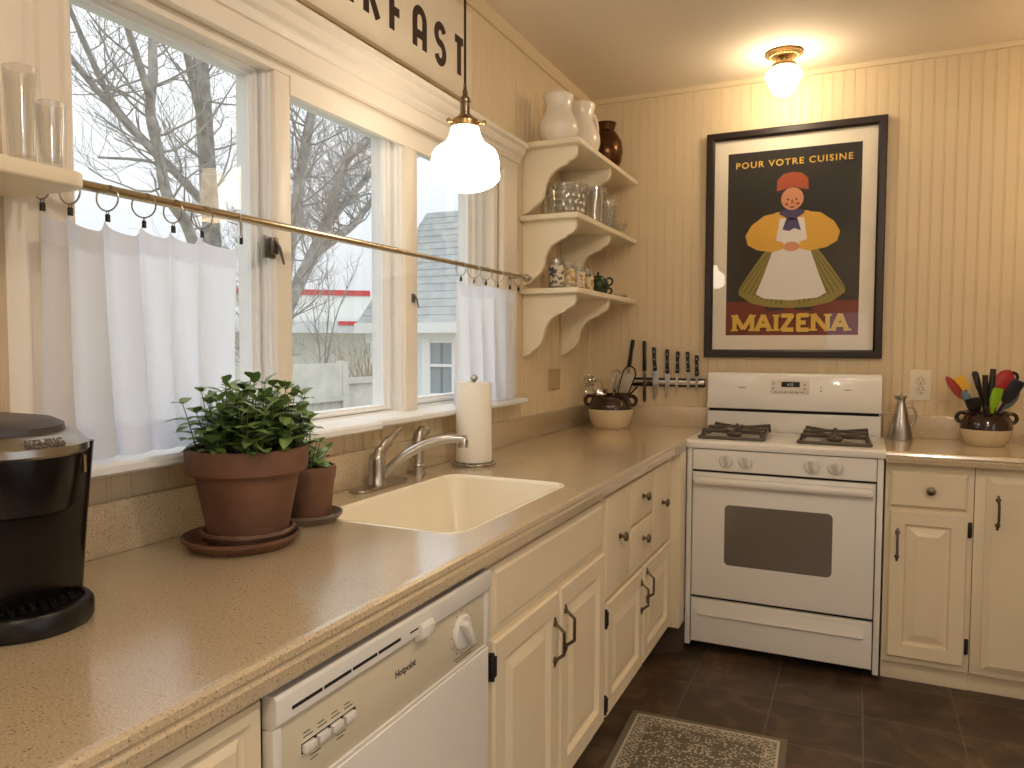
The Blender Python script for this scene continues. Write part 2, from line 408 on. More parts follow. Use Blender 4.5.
# mullions, casings, header and stool
def casing(n, y0, y1, z0, z1, label, flip=False):
    W = y1-y0; prof = [(0, 0), (0, .012), (.05, .018), (.12, .018), (.16, .010), (.30, .010), (.34, .018), (.46, .018), (.50, .010), (.64, .010), (.68, .020), (.86, .024), (1, .024), (1, 0)]
    if flip: prof = [(1-a, b) for a, b in prof][::-1]
    m = MB(); m.prism([(b, y0+a*W) for a, b in prof], 'z', z0, z1)
    struct(m.build('trim_%d' % n, TRIM, ang=25), label, 'trim')
casing(4, -2.955, -2.826, 1.1045, 1.9975, 'fluted white casing at the near side of the windows', True)
m = MB(); m.prism([(0, -1.12), (-.03, -1.12), (-.03, -1.088), (0, -1.088), (0, -1.082), (.018, -1.08), (.022, -1.072), (.022, -.956), (.018, -.95), (0, -.95)], 'z', 1.1045, 1.9975)
struct(m.build('trim_5', TRIM, ang=25), 'flat white casing at the far side of the windows', 'trim')
for n, a, b in ((6, -2.286, -2.232), (7, -1.711, -1.641)):
    m = MB(); m.box(-.13, -.018, a, b, 1.08, 1.999); struct(m.build('trim_%d' % n, TRIM, bevel=.003), 'white mullion post between the %s windows' % ('near and middle' if n == 6 else 'middle and far'), 'trim')
m = MB(); m.box(-.13, -.0145, -2.829, -2.2345, 1.978, 1.9995); m.box(-.030, -.0155, -2.2325, -1.071, 1.934, 1.9995); m.box(-.13, -.0305, -2.2315, -1.7115, 1.978, 1.9995); m.box(-.13, -.0305, -1.6405, -1.071, 1.978, 1.9995)
m.prism([(-.003, 1.998), (.012, 1.998), (.014, 2.0), (.014, 2.045), (.022, 2.047), (.024, 2.052), (.03, 2.06), (.03, 2.068), (.044, 2.076), (.05, 2.09), (.05, 2.098), (.064, 2.104), (.066, 2.118), (.0, 2.122)], 'y', -2.965, -.935)
struct(m.build('trim_8', TRIM, ang=25), 'layered white header moulding over the windows', 'trim')
m = MB(); m.prism([(-.12, 1.075), (.078, 1.075), (.086, 1.080), (.086, 1.092), (.08, 1.098), (-.12, 1.104)], 'y', -3.02, -1.99)
m.prism([(-.12, 1.078), (.060, 1.078), (.066, 1.083), (.066, 1.094), (.060, 1.099), (-.12, 1.104)], 'y', -1.99, -.935)
struct(m.build('trim_9', SASH, ang=25), 'white window stool above the backsplash', 'trim')

# ================================================================ base cabinets
FC = lambda x0: (lambda u, v, d: (x0+d, u, v))
FR = lambda y0: (lambda u, v, d: (u, y0-d, v))
RAISED = [(0, 0), (0, .013), (.005, .019), (.052, .019), (.058, .006), (.066, .006), (.096, .017)]
SLAB = [(0, 0), (0, .010), (.006, .013), (.012, .017)]
FALSE_ = [(0, 0), (0, .008), (.008, .010), (.012, .010), (.018, .014)]
def knob(par, p, n, r=.016):
    q = rotto(n); m = MB()
    m.lathe([(.009, 0), (.009, .003), (.005, .006), (.005, .014), (r*.8, .017), (r, .021), (r*.9, .026), (r*.45, .029), (1e-5, .0295)], p, 16, M=q)
    return m.build('knob', PEWTER, par)
def pull(par, p, n, h=.125):
    """vertical bow pull with pointed foot plates"""
    q = Vector(n); p = Vector(p); z = Vector((0, 0, 1)); m = MB(); k = h/2
    path = [p+z*k, p+z*(k*.72)+q*.006, p+z*(k*.70)+q*.008, p+z*(k*.46)+q*.027, p-z*(k*.46)+q*.027, p-z*(k*.70)+q*.008, p-z*(k*.72)+q*.006, p-z*k]
    for a, b in zip(path, path[1:]): m.tube([a, b], [.0044, .0044], 8); m.sphere(b, .0045, 8)
    for s in (1, -1):
        m.lathe([(.009, 0), (.009, .003), (.006, .006), (1e-5, .007)], p+z*(s*k*.75), 12, M=rotto(n))
    return m.build('handle', PEWTER, par)
def hinge(par, x, y, z, ax):
    m = MB()
    if ax == 'x': m.box(x-.003, x+.010, y-.008, y+.008, z-.028, z+.028); m.tube([(x+.012, y+.003, z-.030), (x+.012, y+.003, z+.030)], .006, 8); m.box(x+.012, x+.019, y+.003, y+.014, z-.022, z+.022)
    else: m.box(x-.009, x+.009, y-.008, y+.001, z-.028, z+.028); m.tube([(x, y-.009, z-.03), (x, y-.009, z+.03)], .004, 8)
    return m.build('hinge', BLACKMET, par, bevel=.001)
XF = .588
# -- near cabinet, left of the dishwasher
t = thing('base_cabinet', 'cream base cabinet nearest the viewer, left of the dishwasher', 'cabinet', (.3, -3.4, 0))
m = MB(); m.box(.02, XF, -3.9, -2.990, .10, .868); m.box(.02, .5, -3.9, -2.990, 0, .10); m.build('body', CAB, t, bevel=.002)
m = MB(); m.front(FC(XF), -3.5, -3.0, .66, .852, [(0, 0), (0, .010), (.006, .014), (.020, .014), (.026, .006), (.034, .006), (.044, .012)]); d = m.build('drawer', CAB, t, ang=20); knob(d, (XF+.014, -3.25, .755), (1, 0, 0))
m = MB(); m.front(FC(XF), -3.5, -3.0, .12, .645, RAISED); d = m.build('door', CAB, t, ang=20); pull(d, (XF+.018, -3.03, .55), (1, 0, 0))
# -- sink cabinet
t = thing('base_cabinet', 'cream sink cabinet with two raised doors, right of the dishwasher', 'cabinet', (.3, -1.95, 0))
m = MB(); m.box(XF-.02, XF, -2.352, -1.572, .150, .872); m.box(.02, XF-.02, -2.352, -2.334, .10, .868); m.box(.02, XF-.02, -1.59, -1.572, .10, .868); m.box(.02, XF-.02, -2.334, -1.59, .10, .118); m.box(.48, .5, -2.352, -1.572, 0, .15)
m.build('body', CAB, t, bevel=.002)
m = MB(); m.front(FC(XF), -2.337, -1.580, .700, .846, FALSE_); m.build('front_panel', CAB, t, ang=20)
m = MB(); m.front(FC(XF), -2.337, -1.966, .165, .688, RAISED); d = m.build('door', CAB, t, ang=20)
pull(d, (XF+.018, -1.997, .565), (1, 0, 0)); hinge(d, XF+.002, -2.343, .635, 'x'); hinge(d, XF+.002, -2.343, .215, 'x')
m = MB(); m.front(FC(XF), -1.950, -1.580, .165, .688, RAISED); d = m.build('door', CAB, t, ang=20)
pull(d, (XF+.018, -1.922, .575), (1, 0, 0))
# -- drawer cabinet
t = thing('base_cabinet', 'cream cabinet with knobbed drawers over two doors, in the corner', 'cabinet', (.3, -1.1, 0))
m = MB(); m.box(.02, XF, -1.570, -.700, .150, .868); m.box(.02, .5, -1.570, -.700, 0, .15)
m.box(.54, .629, -.64, -.535, .13, .868); m.box(XF-.05, XF, -.700, -.64, .15, .868)
m.build('body', CAB, t, bevel=.002)
m = MB(); m.box(.02, .628, -.545, -.530, 0, .13); k_ = m.build('toe_kick', mat('brown_toe_board', C(84, 66, 50), .6), t); k_['label'] = 'brown toe board in the corner'
DR = [(0, 0), (0, .012), (.003, .015), (.006, .016)]
for k, (a, b, za, zb, kz) in enumerate(((-1.560, -1.298, .532, .850, .703), (-1.295, -.997, .702, .850, .782), (-1.295, -.997, .532, .690, .630), (-.994, -.712, .532, .850, .704))):
    m = MB(); m.front(FC(XF), a, b, za, zb, DR); d = m.build('drawer', CAB, t, ang=20)
    ky = (-1.428, -1.146, -1.141, -.858)[k]
    knob(d, (XF+.016, ky, kz), (1, 0, 0))
m = MB(); m.front(FC(XF), -1.557, -1.138, .165, .522, RAISED); d = m.build('door', CAB, t, ang=20)
pull(d, (XF+.018, -1.165, .425), (1, 0, 0)); hinge(d, XF+.002, -1.562, .475, 'x'); hinge(d, XF+.002, -1.562, .205, 'x')
m = MB(); m.front(FC(XF), -1.124, -.714, .165, .522, RAISED); d = m.build('door', CAB, t, ang=20)
pull(d, (XF+.018, -1.09, .445), (1, 0, 0))
# -- right of the stove
YR = -.49
t = thing('base_cabinet', 'cream cabinet with one drawer and raised door, right of the stove', 'cabinet', (1.54, -.25, 0))
m = MB(); m.box(1.392, 1.688, YR, -.02, .082, .868); m.box(1.392, 1.690, -.455, -.02, 0, .082); m.build('body', CAB, t, bevel=.002)
m = MB(); m.front(FR(YR), 1.408, 1.668, .698, .836, [(0, 0), (0, .010), (.006, .016), (.010, .018)]); d = m.build('drawer', CAB, t, ang=20); knob(d, (1.545, YR-.018, .768), (0, -1, 0))
m = MB(); m.front(FR(YR), 1.410, 1.670, .108, .684, RAISED); d = m.build('door', CAB, t, ang=20)
pull(d, (1.437, YR-.018, .55), (0, -1, 0)); hinge(d, 1.676, YR, .628, 'y'); hinge(d, 1.676, YR, .184, 'y')
t = thing('base_cabinet', 'cream cabinet with one tall flat door, at the right edge', 'cabinet', (2.0, -.25, 0))
m = MB(); m.box(1.690, 2.36, YR-.002, -.02, .082, .868); m.box(1.690, 2.36, -.450, -.02, 0, .082); m.build('body', CAB, t, bevel=.002)
m = MB(); m.front(FR(YR-.002), 1.726, 2.2, .108, .832, [(0, 0), (0, .008), (.010, .012), (.020, .018)]); d = m.build('door', CAB, t, ang=20); pull(d, (1.762, YR-.020, .705), (0, -1, 0))

# ================================================================ worktops and sink
SY0, SY1, SX0, SX1 = -2.36, -1.72, .15, .53
t = thing('countertop', 'long speckled beige worktop along the window wall with sink cut-out', 'countertop', (.3, -2, .87))
def top_with_hole(m, outer, hole, z0, z1):
    bm = bmesh.new()
    vo = [bm.verts.new((x, y, z1)) for x, y in outer]; vh = [bm.verts.new((x, y, z1)) for x, y in hole]
    es = [bm.edges.new((vo[i], vo[(i+1) % len(vo)])) for i in range(len(vo))]+[bm.edges.new((vh[i], vh[(i+1) % len(vh)])) for i in range(len(vh))]
    bmesh.ops.triangle_fill(bm, use_beauty=True, edges=es)
    bm.verts.index_update(); vs = [v.co.copy() for v in bm.verts]; fs = [tuple(v.index for v in f.verts) for f in bm.faces]; bm.free()
    n = len(vs); m.add(vs, fs); m.add([(v.x, v.y, z0) for v in vs], [f[::-1] for f in fs])
    for loop in (outer, hole):
        k = len(loop); m.add([(x, y, z1) for x, y in loop]+[(x, y, z0) for x, y in loop], [(i, (i+1) % k, k+(i+1) % k, k+i) for i in range(k)])
m = MB(); out = [(.02, -3.9), (.606, -3.9), (.606, -.697), (.630, -.690), (.630, -.545), (.622, -.545), (.622, -.02), (.02, -.02)]
top_with_hole(m, out, rrect(SX0, SX1, SY0, SY1, .05), .868, .914)
m.build('slab', COUNTER, t, ang=30)
m = MB(); m.prism([(.606, .868), (.618, .868), (.621, .872), (.621, .889), (.617, .893), (.617, .896), (.6205, .900), (.6195, .909), (.614, .9135), (.606, .914)], 'y', -3.9, -.697); e = m.build('front_edge', COUNTER, t, ang=25)
m = MB(); m.box(.001, .02, -3.9, -.001, .9135, 1.013); m.box(.02, .629, -.02, -.001, .9135, 1.013); m.build('backsplash', COUNTER, t, bevel=.003)
t = thing('sink', 'cream single-bowl sink set into the long worktop', 'sink', (.34, -2.04, .7))
m = MB(); rows = []
for ins, z, r in ((-.012, .9125, .055), (-.006, .9160, .052), (.0, .9150, .05), (.004, .905, .05), (.02, .76, .055), (.035, .738, .06), (.07, .730, .05)):
    rows.append([(x, y, z) for x, y in rrect(SX0+ins, SX1-ins, SY0+ins, SY1-ins, r)])
n = len(rows[0]); vs = [p for r_ in rows for p in r_]; fs = [(i*n+k, i*n+(k+1) % n, (i+1)*n+(k+1) % n, (i+1)*n+k) for i in range(len(rows)-1) for k in range(n)]
fs.append(tuple((len(rows)-1)*n+k for k in range(n))); m.add(vs, fs); m.build('basin', SINKM, t, ang=60, keepn=True)
m = MB(); m.lathe([(.045, 0), (.045, .003), (.038, .004), (.034, .001), (1e-5, .001)], (.34, -2.04, .7305), 24); m.build('drain', STEEL, t)
t = thing('countertop', 'short speckled beige worktop right of the stove', 'countertop', (1.85, -.27, .87))
m = MB(); m.prism([(-.02, .868), (-.534, .868), (-.545, .872), (-.5465, .889), (-.543, .893), (-.5465, .900), (-.543, .909), (-.536, .9135), (-.526, .914), (-.02, .914)], 'x', 1.390, 2.36); m.build('slab', COUNTER, t, ang=25)
m = MB(); m.box(1.390, 2.36, -.02, 0, .9135, 1.013); m.build('backsplash', COUNTER, t, bevel=.003)
# ================================================================ dishwasher
t = thing('dishwasher', 'white built-in dishwasher under the long worktop', 'dishwasher', (.3, -2.67, 0))
D0, D1 = -2.984, -2.358; XD = .590
m = MB(); m.box(.05, XD-.006, D0+.004, D1-.002, .10, .862); m.box(.1, .52, D0+.01, D1-.01, 0, .10); m.build('body', GAP, t)
m = MB(); m.front(FC(XD-.006), D0, D1, .13, .690, [(0, 0), (0, .016), (.004, .020), (.012, .022)]); m.build('door', WHITE, t, ang=20)
cp = MB()
cp.box(XD-.006, XD+.010, D0+.014, D1-.014, .694, .806)                     # control face
pan = cp.build('control_panel', DWPANEL, t, bevel=.002)
m = MB(); m.prism([(XD-.006, .800), (XD+.012, .804), (XD+.020, .812), (XD+.020, .846), (XD+.016, .851), (XD-.006, .851)], 'y', D0, D1); m.box(XD-.006, XD+.014, D0, D0+.016, .690, .806); m.box(XD-.006, XD+.014, D1-.016, D1, .690, .806)
m.box(XD-.006, XD+.013, D0, D1, .688, .6955); m.build('panel_frame', WHITE, t, bevel=.0015)
m = MB()
for k in range(4): m.box(XD+.0195, XD+.0206, -2.955+k*.066, -2.955+k*.066+.062, .8225, .8275)
v = m.build('vent', GAP, t); v['label'] = 'dark vent slot'
m = MB(); m.prism([(XD+.012, .820), (XD+.024, .832), (XD+.030, .824), (XD+.030, .806), (XD+.012, .797)], 'y', -2.640, -2.600); m.box(XD+.018, XD+.0208, -2.668, -2.640, .822, .828, 1); m.build('latch', [WHITE, GAP], t, bevel=.0015)
m = MB(); m.lathe([(.034, 0), (.034, .004), (.030, .007), (1e-5, .008)], (XD+.010, -2.468, .756), 28, M=rotto((1, 0, 0)))
d = m.build('dial', WHITE, t)
m = MB(); M_ = Matrix.Rotation(math.radians(35), 3, 'X'); m.box(.0, .018, -.007, .007, -.030, .030, M=M_); m.v = [(x+XD+.016, y-2.468, z+.756) for x, y, z in m.v]; m.build('pointer', WHITE, d, bevel=.003)
m = MB()
for k in range(4): m.box(XD+.009, XD+.018, -2.925+k*.030, -2.925+k*.030+.024, .746, .757)
m.box(XD+.009, XD+.0106, -2.928, -2.804, .743, .760, 1)
b = m.build('button', [WHITE, GAP], t, bevel=.001); b['label'] = 'row of white push buttons'
m = MB(); fw = lambda u, v, d: (XD+.0102+d, u, v)
text_mb(m, 'Hotpoint', fw, .0130, -2.697, .756, sx=.95, bold=.012, d1=.0006)
for k in range(4):                                                          # small print round the buttons and dial: short dark lines
    u = -2.922+k*.030
    for j in range(2): m.box(XD+.010, XD+.0105, u, u+.02-.006*j, .765+.006*j, .7665+.006*j)
for u in (-2.908, -2.850):
    for j in range(2): m.box(XD+.010, XD+.0105, u, u+.022-.006*j, .733-.006*j, .7345-.006*j)
m.box(XD+.010, XD+.0105, -2.500, -2.405, .7085, .7098); m.box(XD+.010, XD+.0105, -2.49, -2.43, .702, .7035)
for a in range(0, 330, 30):
    c_, s_ = math.cos(math.radians(a)), math.sin(math.radians(a)); m.box(XD+.010, XD+.0105, -2.468+.041*c_-.002, -2.468+.041*c_+.002, .756+.041*s_-.0008, .756+.041*s_+.0008)
m.build('lettering', mat('grey_print', C(90, 84, 76), .6), t)

# ================================================================ stove
KGRIP = mat('pale_grey_plastic', C(200, 194, 184), .4)
S0, S1, SF = .630, 1.384, -.528
t = thing('stove', 'white freestanding gas stove between the two worktops', 'stove', (1.0, -.3, 0))
m = MB(); m.box(S0, S0+.022, SF, -.03, .028, .880); m.box(S1-.022, S1, SF, -.03, .028, .880); m.box(S0+.02, S1-.02, SF+.03, -.03, .06, .88); 
m.build('body', WHITE, t, bevel=.003)
m = MB(); m.box(S0+.020, S1-.020, SF+.020, SF+.032, .05, .88)
for x in (S0+.05, S1-.05): m.lathe([(.018, 0), (.018, .012), (.010, .014), (.010, .06)], (x, SF+.07, 0), 14)
m.build('chassis', GAP, t)
# cooktop with two shallow wells
m = MB(); m.prism([(SF-.012, .882), (SF-.014, .890), (SF-.014, .906), (SF-.008, .914), (SF+.006, .917), (-.10, .917), (-.10, .882)], 'x', S0-.006, S1+.006); m.build('cooktop', WHITE, t, bevel=.002)
m = MB(); m.front(FR(SF+.012), S0+.024, S1-.024, .790, .878, [(0, 0), (0, .014), (.004, .018)]); m.build('control_panel', WHITE, t, ang=20)
for x in (.795, .873, 1.126, 1.212):
    q = rotto((0, -1, 0)); m = MB(); m.lathe([(.030, 0), (.030, .006), (.025, .010), (.022, .016), (1e-5, .017)], (x, SF-.006, .835), 24, M=q)
    k = m.build('knob', WHITE2, t)
    m = MB(); m.box(-.007, .007, -.019, 0, -.023, .023, M=Matrix.Rotation(math.radians(-12), 3, 'Y')); m.v = [(a+x, b+SF-.018, c+.835) for a, b, c in m.v]; m.build('grip', KGRIP, k, bevel=.004)
# oven door with window and wide handle
m = MB(); m.front(FR(SF+.014), S0+.026, S1-.026, .248, .780, [(0, 0), (0, .016), (.004, .022), (.012, .024)]); d = m.build('oven_door', WHITE, t, ang=20)
m = MB(); m.prism(rrect(.792, 1.208, .395, .650, .02), 'y', SF-.0105, SF-.0094); g = m.build('oven_window', mat('dark_oven_glass', C(112, 104, 96), .12, spec=.6, coat=.4), d); g['label'] = 'dark grey rounded oven window'
m = MB(); rows = [(.726, -.012), (.730, -.036), (.742, -.044), (.756, -.044), (.764, -.034), (.765, -.012)]
hp = [(SF+y, z) for z, y in rows]
m.prism(hp, 'x', S0+.034, S1-.034); m.build('door_handle', WHITE, d, bevel=.008, segs=3)
# storage drawer with scooped pull
m = MB(); fy = FR(SF+.014); a0, a1, b0, b1 = S0+.026, S1-.026, .048, .236
m.front(fy, a0, a1, b0, b1, [(0, 0), (0, .016), (.003, .020), (.007, .021)])
d = m.build('storage_drawer', WHITE, t, ang=20)
m = MB(); x0, x1 = a0+.03, a1-.03
P = [fy(x0, .218, .0215), fy(x1, .218, .0215), fy(x1-.03, .172, .0215), fy(x0+.03, .172, .0215)]
# raised lip with a hollow above it
m.prism([(SF-.0065, .214), (SF-.0085, .214), (SF-.0090, .205), (SF-.020, .172), (SF-.018, .168), (SF-.0065, .164)], 'x', x0, x1); m.build('scoop_pull', WHITE, d, bevel=.002)
# backguard: lower riser, dark slot, upper console
m = MB(); m.box(S0+.004, S1-.004, -.085, -.022, .90, 1.006); m.build('riser', WHITE, t, bevel=.003)
m = MB(); m.box(S0+.012, S1-.012, -.075, -.022, 1.005, 1.022); m.build('slot', GAP, t)
m = MB(); m.prism([(-.022, 1.020), (-.098, 1.020), (-.100, 1.026), (-.086, 1.10), (-.084, 1.165), (-.078, 1.182), (-.066, 1.190), (-.022, 1.190)], 'x', S0+.002, S1-.002); con = m.build('console', WHITE, t, bevel=.004, segs=3)
fc = lambda u, v, d: (u, -.0855-(1.13-v)*.05-d, v)
m = MB(); m.add([fc(u, v, d) for d in (0, .0012) for u, v in ((.921, 1.093), (1.086, 1.093), (1.086, 1.158), (.921, 1.158))], [(4, 5, 6, 7), (0, 1, 5, 4), (1, 2, 6, 5), (2, 3, 7, 6), (3, 0, 4, 7)])
pnl = m.build('clock_panel', mat('console_decal', C(222, 216, 204), .35), con)
m = MB(); m.add([fc(u, v, d) for d in (.001, .0022) for u, v in ((.966, 1.127), (1.045, 1.127), (1.045, 1.151), (.966, 1.151))], [(4, 5, 6, 7), (0, 1, 5, 4), (1, 2, 6, 5), (2, 3, 7, 6), (3, 0, 4, 7)])
dsp = m.build('display', mat('clock_display', C(34, 32, 28), .15), pnl); dsp['label'] = 'dark clock display'
m = MB(); text_mb(m, '4:32', lambda u, v, d: fc(u, v, .0022+d), .012, .990, 1.133, d1=.0004)
m.build('digits', mat('display_digits', C(150, 160, 150), .5, emis=.25, ecol=C(190, 210, 200)), pnl)
m = MB(); pr = mat('console_print', C(168, 160, 148), .6)
for x in (.932, 1.066): 
    for z in (1.140, 1.120): m.lathe([(.005, 0), (.005, .0008), (1e-5, .0009)], fc(x, z, .001), 10, M=rotto((0, -1, 0)))
for k in range(6): m.box(.934+k*.023, .948+k*.023, -.0905, -.0885, 1.1015, 1.1065)
for (u, v, w_) in ((.775, 1.118, .034), (1.232, 1.117, .028)): 
    m.add([fc(u+a, v+b, .0006) for a, b in ((0, 0), (w_, 0), (w_, .005), (0, .005))], [(0, 1, 2, 3)])
for z in (1.128, 1.112): m.lathe([(.004, 0), (.004, .0008), (1e-5, .0009)], fc(1.135, z, 0), 10, M=rotto((0, -1, 0)))
m.build('print', pr, con)
# burners and grates: two double grates, raised fingers meeting over the burner heads
def grate(x0, x1, y0, y1):
    z0 = .9185; m = MB(); r = .0072
    W, D = x1-x0, y1-y0; cx = (x0+x1)/2
    m.tube([(x0, y0, z0+.006), (x1, y0, z0+.006)], r, 6); m.tube([(x0+.02, y1, z0+.020), (x1-.02, y1, z0+.020)], r, 6)
    m.tube([(x0, y0, z0+.006), (x0+.02, y1, z0+.020)], r, 6); m.tube([(x1, y0, z0+.006), (x1-.02, y1, z0+.020)], r, 6)
    m.tube([(x0+.008, (y0+y1)/2, z0+.014), (x1-.008, (y0+y1)/2, z0+.014)], r, 6)
    for cy in (y0+D*.27, y0+D*.73):
        for sx in (-1, 1):
            for sy in (-1, 1):
                ex, ey = cx+sx*(W*.5-.012), cy+sy*D*.22
                m.tube([(ex, ey, z0+.002), (ex, ey, z0+.034), (cx+sx*.03, cy+sy*.016, z0+.030)], [r, r, r*.75], 6)
        m.tube([(cx, cy-D*.2, z0+.028), (cx, cy-.022, z0+.030)], r*.8, 6); m.tube([(cx, cy+D*.2, z0+.028), (cx, cy+.022, z0+.030)], r*.8, 6)
    m.tube([(cx, (y0+y1)/2, z0+.010), (cx, (y0+y1)/2, z0+.052)], [r*1.3, r*.9], 6)
    m.build('grate', IRON, t)
    for cy in (y0+D*.27, y0+D*.73):
        m = MB(); m.lathe([(.074, 0), (.072, .002), (.060, .001), (.030, .0015)], (cx, cy, .9172), 24); m.build('drip_pan', mat('steel_drip_pan', C(176, 168, 156), .3, metal=.8), t)
        m = MB(); m.lathe([(.020, 0), (.026, .006), (.032, .012), (.032, .018), (.020, .022), (1e-5, .022)], (cx, cy, .918), 20); m.build('burner', IRON, t)
grate(.672, .936, -.485, -.125); grate(1.070, 1.338, -.485, -.125)

# ================================================================ faucet, sprayer, towel
t = thing('faucet', 'brushed nickel single-lever faucet behind the sink', 'faucet', (.07, -1.98, .914))
m = MB(); m.prism(rrect(.040, .100, -2.105, -1.862, .029, 8), 'z', .914, .922); m.build('base_plate', NICKEL, t, bevel=.003)
m = MB(); m.lathe([(.030, 0), (.029, .008), (.025, .014), (.023, .05), (.024, .068), (.022, .080), (.016, .088), (1e-5, .092)], (.07, -1.995, .921), 24); m.build('body', NICKEL, t)
m = MB(); m.tube(spline([(.072, -2.002, .990), (.072, -1.975, 1.016), (.07, -1.930, 1.040), (.067, -1.890, 1.060), (.066, -1.872, 1.064)]), [.019]*6+[.015]*6+[.010]*6+[.008]*6+[.007], 12, flat=.8); m.build('lever', NICKEL, t)
m = MB(); sp = spline([(.080, -1.987, .940), (.122, -1.953, .992), (.170, -1.914, 1.027), (.220, -1.874, 1.042), (.255, -1.845, 1.043), (.266, -1.836, 1.040)]); m.tube(sp, [.0145-.004*i/(len(sp)-1) for i in range(len(sp))], 14); m.build('spout', NICKEL, t)
m = MB(); m.lathe([(.013, 0), (.014, .004), (.014, .022), (.012, .026)], (.260, -1.841, 1.017), 16); m.build('aerator', STEEL, t)
t = thing('side_sprayer', 'brushed nickel side sprayer standing beside the faucet', 'sprayer', (.06, -1.765, .914))
m = MB(); m.lathe([(.026, 0), (.026, .006), (.019, .012), (.019, .026), (.022, .030), (.018, .034), (.0165, .05)], (.062, -1.770, .914), 20); m.build('holder', NICKEL, t)
m = MB(); m.lathe([(.0165, .04), (.018, .09), (.019, .105)], (.062, -1.770, .914), 16); m.tube(spline([(.062, -1.772, 1.012), (.062, -1.760, 1.034), (.062, -1.735, 1.046), (.062, -1.712, 1.044)]), [.019]*6+[.018]*6+[.013]*6+[.011], 12); m.build('spray_head', NICKEL, t)
t = thing('paper_towel_holder', 'upright metal paper towel holder with round base by the sink', 'holder', (.13, -1.53, .914))
m = MB(); m.lathe([(.073, 0), (.074, .003), (.068, .006), (.060, .007), (1e-5, .008)], (.13, -1.53, .914), 32); m.ring((.13, -1.53, .921), .069, .0045, seg=36)
for k in range(18):
    a = 2*PI*k/18; m.sphere((.13+.069*math.cos(a), -1.53+.069*math.sin(a), .9235), .006, 8)
m.build('base', NICKEL, t)
m = MB(); m.tube([(.13, -1.53, .92), (.13, -1.53, 1.195)], .006, 10); m.sphere((.13, -1.53, 1.204), .013, 14, sz=.9); m.build('post', NICKEL, t)
m = MB(); m.lathe([(.019, 0), (.058, 0), (.059, .004), (.059, .258), (.057, .262), (.020, .262), (.019, .258)], (.13, -1.53, .9275), 40, caps=False); m.lathe([(.019, .258), (.019, 0)], (.13, -1.53, .9275), 40, caps=False)
tag(m.build('paper_towel_roll', PAPER, ang=50), 'full white paper towel roll standing on its metal holder', 'paper towel')
# ================================================================ coffee maker
KY = -3.064
t = thing('coffee_maker', 'black single-cup coffee maker with silver band at the near end of the worktop', 'coffee maker', (.17, KY, .914))
def plan(x0, x1, hw, r=None, n=14):
    """rounded-front outline: square back, half-oval front"""
    r = r or hw; P = [(x0+.02, KY-hw), (x1-r, KY-hw)]
    P += [(x1-r+r*math.sin(a), KY-hw*math.cos(a)) for a in [PI*i/n for i in range(1, n)]]
    return P+[(x1-r, KY+hw), (x0+.02, KY+hw), (x0, KY+hw-.02), (x0, KY-hw+.02)]
def loft(m, rows, mi=0, cap=True):
    n = len(rows[0]); vs = [p for r_ in rows for p in r_]
    fs = [(i*n+k, i*n+(k+1) % n, (i+1)*n+(k+1) % n, (i+1)*n+k) for i in range(len(rows)-1) for k in range(n)]
    if cap: fs += [tuple(range(n-1, -1, -1)), tuple((len(rows)-1)*n+k for k in range(n))]
    m.add(vs, fs, mi)
lv = lambda P, z: [(x, y, z) for x, y in P]
m = MB(); loft(m, [lv(plan(.03, .308, .081), .914), lv(plan(.03, .312, .085), .920), lv(plan(.03, .312, .085), .940), lv(plan(.03, .308, .081), .946), lv(plan(.03, .300, .074), .947), lv(plan(.03, .297, .071), .942)]); m.build('base', BLACKP, t)
m = MB()
for i in range(-5, 6):
    for j in range(7):
        x, y = .210+j*.014, KY+i*.014+(j % 2)*.007
        if ((x-.212)/.074)**2+((y-KY)/.066)**2 < 1: m.lathe([(.0052, 0), (.0052, .0035), (.003, .0035)], (x, y, .945), 6)
m.build('drip_grid', BLACKP, t)
m = MB(); loft(m, [lv(plan(.03, .248, .090, .03), .941), lv(plan(.028, .254, .096, .03), 1.05), lv(plan(.026, .262, .104, .03), 1.165)]); m.build('column', BLACKG, t)
m = MB(); loft(m, [lv(plan(.10, .272, .066, .06), 1.072), lv(plan(.09, .280, .074, .07), 1.077), lv(plan(.08, .284, .082, .08), 1.100), lv(plan(.06, .290, .099, .10), 1.155), lv(plan(.06, .290, .099, .10), 1.162)]); m.build('brew_head', BLACKG, t)
m = MB(); loft(m, [lv(plan(.05, .292, .102, .104), 1.154), lv(plan(.048, .296, .105, .107), 1.158), lv(plan(.048, .296, .105, .107), 1.168), [(x, y, 1.186-.05*max(0, x-.20)) for x, y in plan(.05, .276, .092, .094)], [(x, y, 1.187-.05*max(0, x-.20)) for x, y in plan(.055, .262, .083, .085)]]); bnd = m.build('band', NICKEL, t)
m = MB(); loft(m, [[(x, y, 1.184-.05*max(0, x-.2)) for x, y in plan(.055, .262, .081, .083)], [(x, y, 1.196-.05*max(0, x-.2)) for x, y in plan(.055, .260, .080, .082)], [(x, y, 1.203-.07*max(0, x-.18)) for x, y in plan(.065, .245, .070, .072)], [(x, y, 1.206-.07*max(0, x-.18)) for x, y in plan(.09, .215, .050, .052)]]); m.build('lid', mat('dark_grey_plastic', C(64, 58, 56), .4), t)
m = MB()
def fk(u, v, d):                      # lettering bent round the band
    a = u/.105; k = .107-.016*((v+.002)/.0165)+d; return (.189+k*math.cos(a), KY+k*math.sin(a)*.985, 1.1685+v*.85+d)
text_mb(m, 'KEURIG', fk, .0115, -.032, .0015, sx=1.05, bold=.015, d0=.0004, d1=.0016); m.build('lettering', mat('embossed_grey', C(126, 118, 110), .4, metal=.6), bnd)
m = MB(); m.box(.272, .276, KY+.058, KY+.062, 1.125, 1.150); m.build('light_slot', STEEL, t)

